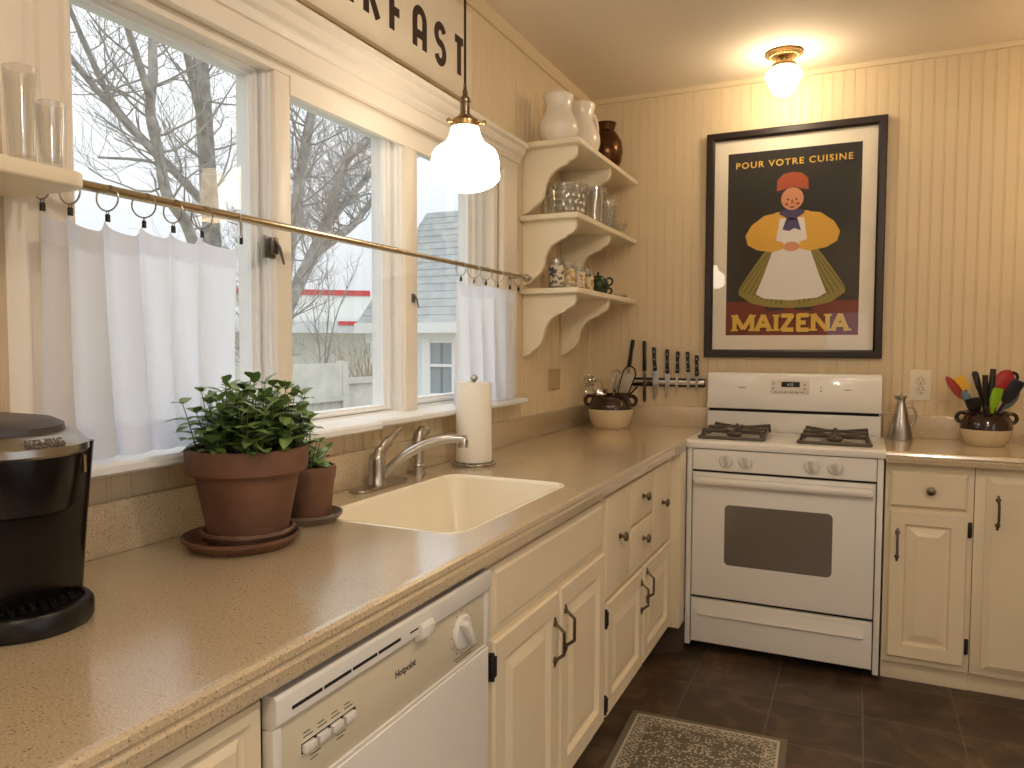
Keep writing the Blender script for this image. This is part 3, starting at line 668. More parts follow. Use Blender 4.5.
# ================================================================ potted plants and saucers
def saucer(name, c, r, h, material, label):
    m = MB(); m.lathe([(r*.80, 0), (r*.84, .002), (r, h*.8), (r, h), (r*.965, h+.001), (r*.93, h*.8), (r*.80, .007), (1e-5, .007)], c, 40)
    return tag(m.build(name, material), label, 'saucer', 'saucers under the potted herbs')
PB = (.184, -2.614)
saucer('saucer', (PB[0], PB[1], .914), .112, .024, TERRA, 'wide terracotta saucer flat on the worktop under the large pot')
saucer('saucer', (PB[0]+.006, PB[1]+.012, .9215), .089, .027, TERRAD, 'darker smaller saucer nested inside the wide terracotta one')
t = thing('potted_herb', 'large terracotta pot of bushy green herb on nested saucers', 'potted plant', (PB[0]+.006, PB[1]+.012, .929))
cx, cy = PB[0]+.006, PB[1]+.012
z0 = .929
m = MB(); m.lathe([(.070, 0), (.074, .002), (.099, .128), (.109, .130), (.115, .136), (.117, .176), (.114, .181), (.106, .181), (.104, .172), (.100, .150)], (cx, cy, z0), 48, caps=False); m.lathe([(.070, 0), (1e-5, 0)], (cx, cy, z0), 48, caps=False); m.build('pot', TERRA, t)
m = MB(); m.lathe([(.1018, .160), (.07, .166), (.03, .163), (1e-5, .165)], (cx, cy, z0), 32, caps=False); m.build('soil', SOIL, t)
def leaf(m, p, d, up, L, W, mi=0, bend=.25):
    d = Vector(d).normalized(); s = d.cross(Vector(up)); s = s.normalized() if s.length > 1e-4 else Vector((1, 0, 0)); n = s.cross(d).normalized(); p = Vector(p)
    prof = [(0, .06), (.16, .70), (.38, 1), (.64, .92), (.86, .50), (1, .04)]
    vs = []
    for a, w_ in prof:
        c = p+d*(L*a)-n*(bend*L*a*a)
        vs += [c-s*(W*w_)+n*(.22*W*w_), c, c+s*(W*w_)+n*(.22*W*w_)]
    fs = []
    for i in range(len(prof)-1):
        b = i*3; fs += [(b, b+1, b+4, b+3), (b+1, b+2, b+5, b+4)]
    m.add(vs, fs, mi)
def herb(t, cx, cy, zs, R, H, nst, spread, L, lm, rnd, pairs=5):
    st = MB(); lf = MB()
    for i in range(nst):
        a = rnd.uniform(0, 2*PI); r = R*math.sqrt(rnd.uniform(0, 1)); b = Vector((cx+r*math.cos(a), cy+r*math.sin(a), zs))
        h = H*rnd.uniform(.65, 1.05)*(1-.28*(r/R)**2); o = spread*(r/R)*rnd.uniform(.6, 1.25)
        tip = b+Vector((math.cos(a)*o, math.sin(a)*o, h)); mid = b.lerp(tip, .5)+Vector((rnd.uniform(-.006, .006), rnd.uniform(-.006, .006), h*.1))
        pts = bez(b, b.lerp(mid, .6), mid, tip, 8); st.tube(pts, [.0016-.0008*k/8 for k in range(9)], 5)
        az = rnd.uniform(0, PI)
        for k in range(pairs):
            f = .34+.66*k/(pairs-1) if pairs > 1 else .9; q = pts[min(8, int(f*8))]; az += PI/2
            for sg in (0, PI):
                aa = az+sg+rnd.uniform(-.4, .4); el = rnd.uniform(.0, .7)+.4*(k == pairs-1)
                d = Vector((math.cos(aa)*math.cos(el), math.sin(aa)*math.cos(el), math.sin(el)))
                s_ = rnd.uniform(.75, 1.2)*(.8 if k == pairs-1 else 1); leaf(lf, q, d, (0, 0, 1), L*s_, L*.31*s_, bend=rnd.uniform(.1, .5))
    st.build('stems', STEM, t); f = lf.build('foliage', lm, t); return f
herb(t, cx, cy, z0+.158, .094, .152, 74, .026, .038, LEAF, random.Random(3), 6)
PS = (.165, -2.395)
saucer('saucer', (PS[0], PS[1], .914), .076, .020, CLAYG, 'small grey-brown glazed saucer under the small pot')
t = thing('potted_herb', 'small terracotta pot with sparse pale sprout, behind the large pot', 'potted plant', (PS[0], PS[1], .922))
m = MB(); m.lathe([(.046, 0), (.049, .002), (.058, .084), (.061, .092), (.0625, .112), (.060, .118), (.0555, .118), (.054, .108), (.052, .09)], (PS[0], PS[1], .922), 40, caps=False); m.lathe([(.046, 0), (1e-5, 0)], (PS[0], PS[1], .922), 40, caps=False); m.build('pot', TERRA, t)
m = MB(); m.lathe([(.0535, .100), (.03, .105), (1e-5, .104)], (PS[0], PS[1], .922), 28, caps=False); m.build('soil', SOIL, t)
herb(t, PS[0]+.004, PS[1], 1.02, .026, .095, 7, .03, .032, LEAF2, random.Random(8), 4)

# ================================================================ curtain rod, rings, curtains
RX, RZ = .075, 1.582
t = thing('curtain_rod', 'thin brass curtain rod across the windows with ball finial', 'curtain rod', (RX, -2, RZ))
m = MB(); m.tube([(RX, -3.01, RZ), (RX, -1.9, RZ)], .0092, 12); m.tube([(RX, -1.9, RZ), (RX, -1.0, RZ)], .0076, 12); m.build('rod', RODM, t)
for s, y in ((-1, -3.01), (1, -1.0)):
    m = MB(); m.lathe([(.009, 0), (.011, .002), (.011, .006), (.006, .009), (.006, .013), (.013, .018), (.0175, .028), (.016, .040), (.009, .047), (1e-5, .049)], (RX, y, RZ), 20, M=rotto((0, s, 0))); m.build('finial', STEEL, t)
for y, xb in ((-2.90, .014), (-1.02, .020)):
    m = MB(); m.lathe([(.016, 0), (.016, .004), (.006, .007), (.005, RX-xb-.008)], (xb, y, RZ), 14, M=rotto((1, 0, 0))); m.ring((RX, y, RZ), .0105, .003, M=rotto((0, 1, 0)), seg=14); m.build('bracket', RODM, t)
rp = thing('curtain_ring', 'metal clip ring', 'curtain ring', (0, 0, 0), 'clip rings on the curtain rod')
m = MB(); m.ring((0, 0, -.0145), .0225, .0016, M=rotto((0, 1, 0)), seg=22); m.build('ring', NICKEL, rp)
m = MB(); m.ring((0, 0, -.040), .003, .0008, M=rotto((1, 0, 0)), seg=10, sub=5); m.box(-.0025, .0025, -.0035, .0035, -.056, -.043); m.build('clip', BLACKMET, rp)
yl = [-2.925, -2.878, -2.809, -2.735, -2.670, -2.600, -2.495]; yr = [-1.519, -1.426, -1.335, -1.238, -1.134, -1.055]
lab = ['on the near end of the rod over the fluted casing', 'second from the near end of the rod', 'third from the near end of the rod', 'fourth from the near end of the rod', 'fifth from the near end of the rod', 'sixth from the near end of the rod', 'at the inner edge of the long curtain']
labr = ['at the inner edge of the short curtain', 'second from the inner edge of the short curtain', 'third from the inner edge of the short curtain', 'fourth from the inner edge of the short curtain', 'fifth from the inner edge of the short curtain', 'at the far end of the rod beside the finial']
rr = random.Random(5)
for i, (y, l) in enumerate(zip(yl+yr, lab+labr)):
    yaw = rr.uniform(-.9, .5)
    if i == 0: o = rp; o.location = (RX, y, RZ); o.rotation_euler.z = yaw; o['label'] = 'dark metal clip ring '+l
    else: dup(rp, (0, y-yl[0], 0), 'dark metal clip ring '+l, yaw-rp.rotation_euler.z)
def interp(xs, ys, x):
    if x <= xs[0]: return ys[0]
    for i in range(len(xs)-1):
        if x <= xs[i+1]:
            f = (x-xs[i])/(xs[i+1]-xs[i]); return ys[i]+(ys[i+1]-ys[i])*f
    return ys[-1]
def curtain(name, label, clips, ya, yb, zb, amp, seed, sag):
    n = len(clips); rn = random.Random(seed); ph = [rn.uniform(.7, 1.2) for _ in clips]
    def ztop(y):
        for i in range(n-1):
            if clips[i] <= y <= clips[i+1]:
                f = (y-clips[i])/(clips[i+1]-clips[i]); return 1.531-sag*ph[i]*(4*f*(1-f))**.8
        return 1.528
    def P(u, v):
        # an S-shaped pleat from each clip to the next: the cloth doubles back a little behind the fold in front of it
        s = u*(n-1); i = min(int(s), n-2); f = s-i; dy = clips[i+1]-clips[i]
        fo = (.20+.10*ph[i])*(.55+.75*v); yy = clips[i]+.010+dy*(f-fo*math.sin(2*PI*f)*.75)
        x = RX-.015+amp*(.45+.75*v)*ph[i]*math.sin(2*PI*f-.9)
        zt = ztop(clips[i]+dy*f); z = zt+(zb-zt)*v
        y = yy+(yb-ya)*.05*v*(1.2*u-.2)*(1-u)*2+.012*v*math.sin(4.1*u+.5)
        return (x, y, z)
    m = MB(); m.grid(P, 16*(n-1), 22)
    c = tag(m.build(name, CURT, ang=80, keepn=True), label, 'curtain')
    H = lambda v0, v1, d: m.grid(lambda u, v: tuple(a+b for a, b in zip(P(u, v0+(v1-v0)*v), (d, 0, 0))), 16*(n-1), 3)
    for nm, v0, v1 in (('top_hem', 0, .10), ('bottom_hem', .86, 1.)):
        m = MB(); H(v0, v1, .0012); m.build(nm, CURTH, c, ang=80, keepn=True)
    return c
curtain('cafe_curtain', 'long white cotton cafe curtain on the near window', yl, -2.940, -2.480, 1.108, .019, 1, .020)
curtain('cafe_curtain', 'short white cotton cafe curtain on the far window behind the paper towel', yr, -1.545, -1.030, 1.108, .014, 2, .010)

# ================================================================ shelves
def wall_shelf(z, label):
    t = thing('wall_shelf', label, 'shelf', (.1, -.45, z-.025), 'white bracketed shelves in the corner')
    m = MB(); m.box(.0015, .258, -.890, -.016, z-.022, z); m.build('board', SHELFP, t, bevel=.004)
    pr = [(0, 0), (.236, 0), (.236, -.026), (.232, -.040), (.222, -.052), (.206, -.060), (.196, -.064), (.190, -.074), (.174, -.078), (.150, -.088), (.128, -.102), (.112, -.120), (.101, -.142), (.095, -.168), (.090, -.190), (.080, -.208), (.066, -.222), (.050, -.232), (.030, -.250), (.0, -.262)]
    for y in (-.852, -.415):
        m = MB(); m.prism([(x+.0015, (z-.022)+v) for x, v in pr], 'y', y-.0, y+.024)
        m.build('bracket', SHELFP, t, bevel=.002, ang=50)
wall_shelf(2.143, 'top white bracketed shelf with milk glass vases, in the corner')
wall_shelf(1.848, 'middle white bracketed shelf with cut glassware, in the corner')
wall_shelf(1.548, 'lowest white bracketed shelf with tumblers and green teapot')
t = thing('wall_shelf', 'white plank shelf with drinking glasses, at the near window casing', 'shelf', (.1, -3.3, 1.546))
m = MB(); m.prism([(.0015, -3.9), (.210, -3.9), (.210, -2.958), (.203, -2.944), (.188, -2.938), (.030, -2.938), (.030, -2.9565), (.0015, -2.9565)], 'z', 1.546, 1.571); m.build('board', SHELFP, t, bevel=.005, segs=3)
m = MB(); m.prism([(.0015, 1.546), (.16, 1.546), (.15, 1.50), (.05, 1.42), (.0015, 1.36)], 'y', -3.62, -3.595); m.build('bracket', SHELFP, t, bevel=.002)
# things on the top shelf
Z1 = 2.1435; Z2 = 1.8485; Z3 = 1.5485
def handle_loop(m, c, R, H, r, yaw, mi=0):
    q = Matrix.Rotation(yaw, 3, 'Z'); P = spline([Vector((0, 0, H*.5)), Vector((R*.6, 0, H*.55)), Vector((R, 0, H*.2)), Vector((R*.8, 0, -H*.25)), Vector((0, 0, -H*.5))])
    m.tube([q @ p+Vector(c) for p in P], r, 8, mi)
VASE = [(.052, 0), (.058, .004), (.076, .030), (.086, .062), (.083, .092), (.068, .122), (.056, .146), (.054, .168), (.060, .190), (.064, .205), (.062, .210), (.058, .206), (.050, .165), (.062, .12), (.075, .08), (.05, .012), (1e-5, .010)]
m = MB(); m.lathe(VASE, (.125, -.770, Z1), 40); tag(m.build('vase', OPALV), 'round-bellied white milk glass vase at the near end of the top shelf', 'vase')
t = thing('pitcher', 'white milk glass pitcher between the white vase and bronze jug', 'pitcher', (.13, -.5, Z1))
m = MB(); m.lathe([(a*1.02, b*1.16) for a, b in VASE], (.135, -.520, Z1), 40); m.build('body', OPALV, t)
m = MB(); handle_loop(m, (.135+.02, -.520+.055, Z1+.14), .055, .13, .009, 1.2); m.build('handle', OPALV, t)
t = thing('pitcher', 'dark bronze lustre jug at the far end of the top shelf', 'pitcher', (.16, -.22, Z1))
m = MB(); m.lathe([(.040, 0), (.050, .006), (.074, .05), (.082, .10), (.076, .145), (.056, .18), (.040, .200), (.046, .225), (.050, .235), (.046, .232), (.036, .195), (.06, .13), (.06, .05), (1e-5, .012)], (.160, -.235, Z1), 32); m.build('body', BRONZEG, t)
m = MB(); handle_loop(m, (.160-.030, -.235+.015, Z1+.150), .055, .15, .009, 2.4); m.build('handle', BRONZEG, t)
# middle shelf: cut glass
def tumbler(m, c, r0, r1, h, seg=24, wall=.003):
    m.lathe([(r0, 0), (r0*1.02, .003), (r1, h), (r1-wall, h), (r0-wall, .010), (1e-5, .009)], c, seg)
def facets(m, c, r0, r1, h, n=14, rows=4):
    for j in range(rows):
        f = (j+.6)/(rows+.4); r = r0+(r1-r0)*f
        for k in range(n):
            a = 2*PI*(k+.5*(j % 2))/n; m.sphere((c[0]+r*math.cos(a), c[1]+r*math.sin(a), c[2]+h*f), h*.42/rows, 6)
m = MB(); m.lathe([(.058, 0), (.064, .004), (.082, .05), (.084, .12), (.080, .145), (.085, .158), (.079, .157), (.074, .14), (.076, .05), (.05, .010), (1e-5, .010)], (.120, -.665, Z2), 32); facets(m, (.120, -.665, Z2), .068, .087, .15, 18, 5)
tag(m.build('cut_glass_bowl', CUTG), 'wide cut glass bowl at the near end of the middle shelf', 'bowl')
m = MB(); tumbler(m, (.095, -.46, Z2), .042, .052, .20); tag(m.build('glass_vase', CLEAR), 'tall plain clear glass behind the cut glass bowl', 'glass')
t = thing('glass_pitcher', 'clear glass pitcher with handle near the middle of the middle shelf', 'pitcher', (.165, -.40, Z2))
m = MB(); m.lathe([(.046, 0), (.05, .004), (.052, .10), (.054, .185), (.050, .185), (.047, .10), (.044, .012), (1e-5, .011)], (.168, -.415, Z2), 28); m.build('body', CLEAR, t)
m = MB(); handle_loop(m, (.168+.05, -.415, Z2+.10), .035, .11, .005, 0.); m.build('handle', CLEAR, t)
m = MB(); tumbler(m, (.185, -.27, Z2), .034, .040, .155); facets(m, (.185, -.27, Z2), .035, .041, .14, 12, 6); tag(m.build('cut_glass_tumbler', CUTG), 'knobbly cut glass tumbler right of the clear pitcher', 'glass')
m = MB(); m.lathe([(.03, 0), (.034, .004), (.008, .012), (.008, .03), (.04, .05), (.048, .075), (.044, .074), (.034, .052), (1e-5, .036)], (.195, -.125, Z2), 24); facets(m, (.195, -.125, Z2+.03), .02, .046, .04, 12, 2); tag(m.build('sherbet_dish', CUTG), 'small footed cut glass dish at the far end of the middle shelf', 'dish')
# lowest shelf: printed tumblers, teapot for one, tiny dish
def printed(cols, name):
    m = bpy.data.materials.new(name); m.use_nodes = True; nt = m.node_tree; b = nt.nodes['Principled BSDF']; b.inputs['Roughness'].default_value = .1
    tc = nt.nodes.new('ShaderNodeTexCoord'); v = nt.nodes.new('ShaderNodeTexVoronoi'); v.inputs['Scale'].default_value = 75
    nt.links.new(tc.outputs['Object'], v.inputs['Vector']); r = nt.nodes.new('ShaderNodeValToRGB'); r.color_ramp.interpolation = 'CONSTANT'
    e = r.color_ramp.elements; e[0].color = cols[0]; e[1].position = .3; e[1].color = cols[1]; x = e.new(.55); x.color = cols[2]; x = e.new(.72); x.color = cols[1]
    sp = nt.nodes.new('ShaderNodeSeparateColor'); nt.links.new(v.outputs['Color'], sp.inputs[0]); nt.links.new(sp.outputs[0], r.inputs[0]); nt.links.new(r.outputs[0], b.inputs['Base Color']); return m
G_ = 'printed tumblers on the lowest shelf'
for i, (x, y, cols, l) in enumerate(((.100, -.715, (C(90, 86, 104), C(222, 210, 186), C(150, 142, 150)), 'navy floral'), (.115, -.62, (C(190, 150, 90), C(220, 206, 176), C(200, 180, 140)), 'pale gold'), (.130, -.525, (C(178, 130, 104), C(222, 208, 182), C(206, 176, 150)), 'rust floral'), (.138, -.43, (C(70, 66, 60), C(214, 198, 166), C(180, 140, 90)), 'grey and tan'))):
    t = thing('tumbler', 'tall glass tumbler with %s print, %s' % (l, ('first from the near end of the lowest shelf', 'second from the near end of the lowest shelf', 'third from the near end of the lowest shelf', 'beside the green teapot')[i]), 'glass', (x, y, Z3), G_)
    m = MB(); tumbler(m, (x, y, Z3), .031, .034, .135-.006*i); m.build('glass', CLEAR, t)
    m = MB(); m.lathe([(.0318, .018), (.0338, .108-.006*i)], (x, y, Z3), 24, caps=False); m.build('print', printed(cols, 'printed_band_%s' % l.replace(' ', '_')), t)
tx, ty = .140, -.275
t = thing('tea_cup', 'dark green cup under the small teapot, on the lowest shelf', 'cup', (tx, ty, Z3))
m = MB(); m.lathe([(.028, 0), (.030, .004), (.044, .018), (.050, .040), (.047, .041), (.040, .02), (1e-5, .008)], (tx, ty, Z3), 28); m.build('bowl', GREENG, t)
m = MB(); handle_loop(m, (tx+.044, ty, Z3+.024), .024, .03, .005, 0); m.build('handle', GREENG, t)
t = thing('teapot', 'small dark green teapot stacked on its cup, on the lowest shelf', 'teapot', (tx, ty, Z3+.041))
m = MB(); m.lathe([(.042, 0), (.050, .012), (.051, .026), (.042, .044), (.026, .052), (.022, .052)], (tx, ty, Z3+.0415), 28); m.build('body', GREENG, t)
m = MB(); m.lathe([(.027, 0), (.020, .008), (.006, .011), (.005, .015), (.008, .019), (.006, .024), (1e-5, .026)], (tx, ty, Z3+.0935), 20); m.build('lid', GREENG, t)
m = MB(); handle_loop(m, (tx+.046, ty, Z3+.068), .026, .036, .005, 0); m.build('handle', GREENG, t)
m = MB(); m.tube(spline([(tx-.042, ty-.012, Z3+.058), (tx-.062, ty-.018, Z3+.068), (tx-.076, ty-.022, Z3+.090)]), [.012]*6+[.009]*6+[.007], 10); m.build('spout', GREENG, t)
m = MB(); m.lathe([(.022, 0), (.030, .016), (.032, .020), (.029, .019), (1e-5, .006)], (.215, -.15, Z3), 20); facets(m, (.215, -.15, Z3), .024, .031, .018, 10, 1); tag(m.build('salt_dish', CUTG), 'tiny cut glass dish at the far end of the lowest shelf', 'dish')
# near shelf: stacked clear glasses
for x, y, h, l in ((.178, -3.020, .135, 'tallest clear drinking glass, second from the end of the near plank shelf'), (.150, -3.075, .125, 'clear drinking glass behind the others on the near plank shelf')):
    m = MB(); tumbler(m, (x, y, 1.5715), .017, .0225, h, 20, .002); tag(m.build('drinking_glass', CLEAR), l, 'glass', 'drinking glasses on the near shelf')
m = MB(); tumbler(m, (.186, -2.982, 1.5715), .015, .021, .095, 20, .002); tag(m.build('drinking_glass', CLEAR), 'shorter clear drinking glass at the very end of the near plank shelf', 'glass', 'drinking glasses on the near shelf')
# ================================================================ lamps
PX, PY = .298, -1.900; KS = .958; PZ = lambda pr: [(r*KS, 1.8035+(z-1.825)*KS) for r, z in pr]
t = thing('pendant_lamp', 'schoolhouse pendant lamp with lit white glass shade over the sink', 'pendant lamp', (PX, PY, 1.75))
m = MB(); m.lathe(PZ([(1e-5, 1.747), (.030, 1.750), (.060, 1.758), (.084, 1.770), (.096, 1.782), (.0995, 1.792), (.0985, 1.81), (.0965, 1.835), (.093, 1.853), (.086, 1.865), (.072, 1.876), (.058, 1.885), (.049, 1.897), (.043, 1.912), (.0395, 1.928), (.039, 1.936)]), (PX, PY, 0), 48, caps=False); m.build('shade', OPAL, t)
m = MB(); m.lathe(PZ([(.042, 1.928), (.043, 1.934), (.043, 1.944), (.038, 1.950), (.026, 1.955), (.022, 1.961), (.016, 1.963)]), (PX, PY, 0), 28); 
for k in range(3):
    a = 2*PI*k/3+.12; d = Vector((math.cos(a), math.sin(a), 0)); p = Vector((PX, PY, 1.912)); m.tube([p+d*.040, p+d*.052], .003, 8); m.sphere(p+d*.056, .0065, 10)
m.build('fitter', BRASS, t)
m = MB(); m.lathe(PZ([(.0165, 1.960), (.0165, 1.968), (.0145, 1.970), (.0145, 1.998), (.0165, 2.0), (.0165, 2.008), (.010, 2.016), (.0075, 2.020), (.0075, 2.030), (.0055, 2.034), (.0045, 2.050), (.003, 2.052)]), (PX, PY, 0), 20); m.build('socket', PEWTER, t)
m = MB(); m.tube([(PX, PY, 2.01), (PX, PY, ZC-.03)], .0034, 8); m.build('cord', DARKMET, t)
m = MB(); m.lathe([(.006, ZC-.04), (.03, ZC-.034), (.058, ZC-.018), (.062, ZC)], (PX, PY, 0), 28); m.build('canopy', BRASS, t)
def ceiling_lamp(x, y, label, glass=None):
    t = thing('ceiling_light', label, 'ceiling light', (x, y, ZC))
    m = MB(); m.lathe([(1e-5, 2.388), (.018, 2.389), (.034, 2.396), (.047, 2.410), (.056, 2.428), (.062, 2.446), (.072, 2.463), (.076, 2.473), (.074, 2.482), (.064, 2.494), (.052, 2.503), (.046, 2.510), (.045, 2.516)], (x, y, 0), 40, caps=False); m.build('shade', glass or OPALC, t)
    m = MB(); m.lathe([(.047, 2.505), (.049, 2.510), (.049, 2.520), (.044, 2.526), (.018, 2.528), (.014, 2.535), (.016, 2.545), (.03, 2.550), (.04, 2.552)], (x, y, 0), 32); m.build('fitter', BRASS, t)
    m = MB(); pr = [(.03, ZC-.026)]
    for k in range(5): pr += [(.040+.008*k, ZC-.022+.003*k), (.046+.008*k, ZC-.022+.003*k)]
    pr += [(.074, ZC-.007), (.073, ZC)]; m.lathe(pr, (x, y, 0), 40)
    for k in range(26):
        a = 2*PI*k/26; m.sphere((x+.058*math.cos(a), y+.058*math.sin(a), ZC-.015), .0065, 6)
    m.build('canopy', BRASS, t)
ceiling_lamp(.965, -.270, 'small brass ceiling light with lit white glass shade above the poster')
ceiling_lamp(1.75, -2.75, 'added unseen brass fill light over the middle of the kitchen floor', OPALFILL)  # unseen lamp, added to brighten the lower half of the room
ceiling_lamp(1.75, -4.5, 'added unseen brass fill light behind the viewer', OPALFILL)  # another added fill lamp, behind the camera
# tall parchment-shaded pendant beyond the right edge (seen in the near window's reflection)
t = thing('pendant_lamp', 'pendant lamp with tall tapered parchment shade right of the stove', 'pendant lamp', (2.10, -.375, 2.1))
m = MB(); m.lathe([(.085, 2.06), (.060, 2.36)], (2.10, -.375, 0), 32, caps=False); m.lathe([(.083, 2.06), (.058, 2.36)], (2.10, -.375, 0), 32, caps=False); m.build('shade', SHADEL, t)
m = MB(); m.tube([(2.10, -.375, 2.30), (2.10, -.375, ZC-.02)], .005, 8); m.lathe([(.03, ZC-.025), (.055, ZC-.014), (.058, ZC)], (2.10, -.375, 0), 24)
for k in range(3):
    a = 2*PI*k/3; m.tube([(2.10, -.375, 2.34), (2.10+.058*math.cos(a), -.375+.058*math.sin(a), 2.34)], .002, 6)
m.build('stem', BRASS, t)
m = MB(); m.sphere((2.10, -.375, 2.2), .03, 12); m.build('bulb', emit('lit_bulb', (1, .74, .42, 1), 25.), t)

# ================================================================ BREAKFAST sign
t = thing('sign', 'white painted board sign with dark capital letters above the windows', 'sign', (.01, -1.95, 2.165))
m = MB(); m.box(.0015, .022, -2.585, -1.342, 2.165, 2.475); m.build('board', mat('sign_white_paint', C(236, 224, 200), .6, var=.05, vscale=6), t, bevel=.002)
def ribbon(m, pts, th, fr, d0, d1, closed=False, mi=0):
    """a flat stroke of even width with mitred joints"""
    P = []
    for p in pts:
        q = Vector((p[0], p[1]))
        if not P or (q-P[-1]).length > 1e-5: P.append(q)
    n = len(P); L = []; R = []
    for i in range(n):
        a = (P[i]-P[i-1]) if (i > 0 or closed) else None; b = (P[(i+1) % n]-P[i]) if (i < n-1 or closed) else None
        a = a.normalized() if a is not None else b.normalized(); b = b.normalized() if b is not None else a
        q = Vector((-a.y-b.y, a.x+b.x)); q = q.normalized() if q.length > 1e-6 else Vector((-a.y, a.x))
        k = th/2/max(.35, q.dot(Vector((-a.y, a.x)))); L.append(P[i]+q*k); R.append(P[i]-q*k)
    vs = [fr(p.x, p.y, d) for p in L for d in (d0, d1)]+[fr(p.x, p.y, d) for p in R for d in (d0, d1)]
    fs = []; N = 2*n
    for i in range(n if closed else n-1):
        j = (i+1) % n; fs += [(2*i+1, 2*j+1, N+2*j+1, N+2*i+1), (2*i, N+2*i, N+2*j, 2*j), (2*i, 2*j, 2*j+1, 2*i+1), (N+2*i, N+2*i+1, N+2*j+1, N+2*j)]
    if not closed: fs += [(0, 1, N+1, N), (2*n-2, N+2*n-2, N+2*n-1, 2*n-1)]
    m.add(vs, fs, mi)
def A2(cx, cy, rx, ry, a0, a1, n=10): return [(cx+rx*math.cos(math.radians(a0+(a1-a0)*i/n)), cy+ry*math.sin(math.radians(a0+(a1-a0)*i/n))) for i in range(n+1)]
GL = {'B': [[(0, 0), (0, 1)], [(0, 1), (.5, 1)]+A2(.5, .77, .45, .23, 90, -90)+[(0, .54)], [(.4, .54)]+A2(.5, .27, .5, .27, 90, -90)+[(0, 0)]],
      'R': [[(0, 0), (0, 1)], [(0, 1), (.5, 1)]+A2(.5, .75, .45, .25, 90, -90)+[(0, .5)], [(.45, .5), (.95, 0)]],
      'E': [[(.9, 1), (0, 1), (0, 0), (.9, 0)], [(0, .52), (.7, .52)]],
      'A': [[(0, 0), (0, .74)]+A2(.5, .74, .5, .26, 180, 0)+[(1, 0)], [(0, .36), (1, .36)]],
      'K': [[(0, 0), (0, 1)], [(.95, 1), (.05, .42)], [(.30, .56), (1, 0)]],
      'F': [[(.9, 1), (0, 1), (0, 0)], [(0, .5), (.7, .5)]],
      'S': [A2(.5, .76, .45, .24, 20, 270, 14)[:-1]+A2(.5, .26, .45, .26, 90, -160, 14)],
      'T': [[(0, 1), (1, 1)], [(.5, 1), (.5, 0)]]}
m = MB(); LW, LH = .056, .116; fs_ = lambda u, v, d: (.022+d, u, v)
for i, ch in enumerate('BREAKFAST'):
    c = -1.437-.1255*(8-i)
    for j, st in enumerate(GL[ch]): ribbon(m, [(c-LW/2+a*LW, 2.236+b*LH) for a, b in st], .026 if ch != 'S' else .025, fs_, .0, .0012+.0001*j)
m.build('lettering', mat('sign_dark_brown_paint', C(48, 24, 18), .6), t, flat=True)

# ================================================================ framed poster
p0, p1, q0, q1 = .601, 1.378, 1.261, 2.327
t = thing('framed_poster', 'large dark-framed poster of a cook in apron above the stove', 'poster', (.99, -.02, 1.261))
m = MB(); fw_ = .037; pf = [(0, -.004), (0, -.030), (.005, -.034), (.028, -.034), (.037, -.026), (.037, -.004)]
rows = [[(p0+i, y, q0+i), (p1-i, y, q0+i), (p1-i, y, q1-i), (p0+i, y, q1-i)] for i, y in pf]
vs = [v for r_ in rows for v in r_]; fs = [(j*4+k, j*4+(k+1) % 4, ((j+1) % 6)*4+(k+1) % 4, ((j+1) % 6)*4+k) for j in range(6) for k in range(4)]
m.add(vs, fs); m.build('frame', FRAME, t, ang=25)
m = MB(); m.box(p0+.03, p1-.03, -.014, -.010, q0+.03, q1-.03); m.build('mat_board', MATB, t)
x0, x1, z0, z1 = .700, 1.280, 1.366, 2.226
fp = lambda u, v, d: (x0+(x1-x0)*u, -.0141-d, z1-(z1-z0)*v)
PRN = [mat('print_black', C(26, 22, 20), .7), mat('print_brick_red', C(120, 34, 26), .7), mat('print_gold', C(232, 190, 74), .7), mat('print_white', C(238, 232, 226), .7),
       mat('print_yellow', C(228, 176, 66), .7), mat('print_olive', C(150, 136, 62), .7), mat('print_dark_olive', C(116, 104, 48), .7), mat('print_skin', C(218, 150, 112), .7), mat('print_violet', C(72, 62, 110), .7), mat('print_copper', C(176, 78, 40), .7), mat('print_hair', C(34, 24, 22), .7)]
m = MB()
def poly(P, d, mi):
    """flat printed shape, fan-filled from its ear-cut triangles"""
    bm = bmesh.new(); vs = [bm.verts.new((a, b, 0)) for a, b in P]
    es = [bm.edges.new((vs[i], vs[(i+1) % len(vs)])) for i in range(len(vs))]; bmesh.ops.triangle_fill(bm, use_beauty=True, edges=es); bm.verts.index_update()
    m.add([fp(v.co.x, v.co.y, d) for v in bm.verts], [tuple(v.index for v in f.verts) for f in bm.faces], mi); bm.free()
def sm(pts, n=5):
    P = [(p[0], p[1], 0) for p in pts]; P = P[-2:]+P+P[:2]; s = spline(P, n); k = 2*n
    return [(p.x, p.y) for p in s[k:-k-1]] if True else 0
poly([(0, 0), (1, 0), (1, .815), (0, .815)], 0, 0); poly([(0, .815), (1, .815), (1, 1), (0, 1)], 0, 1)
e_ = .0002
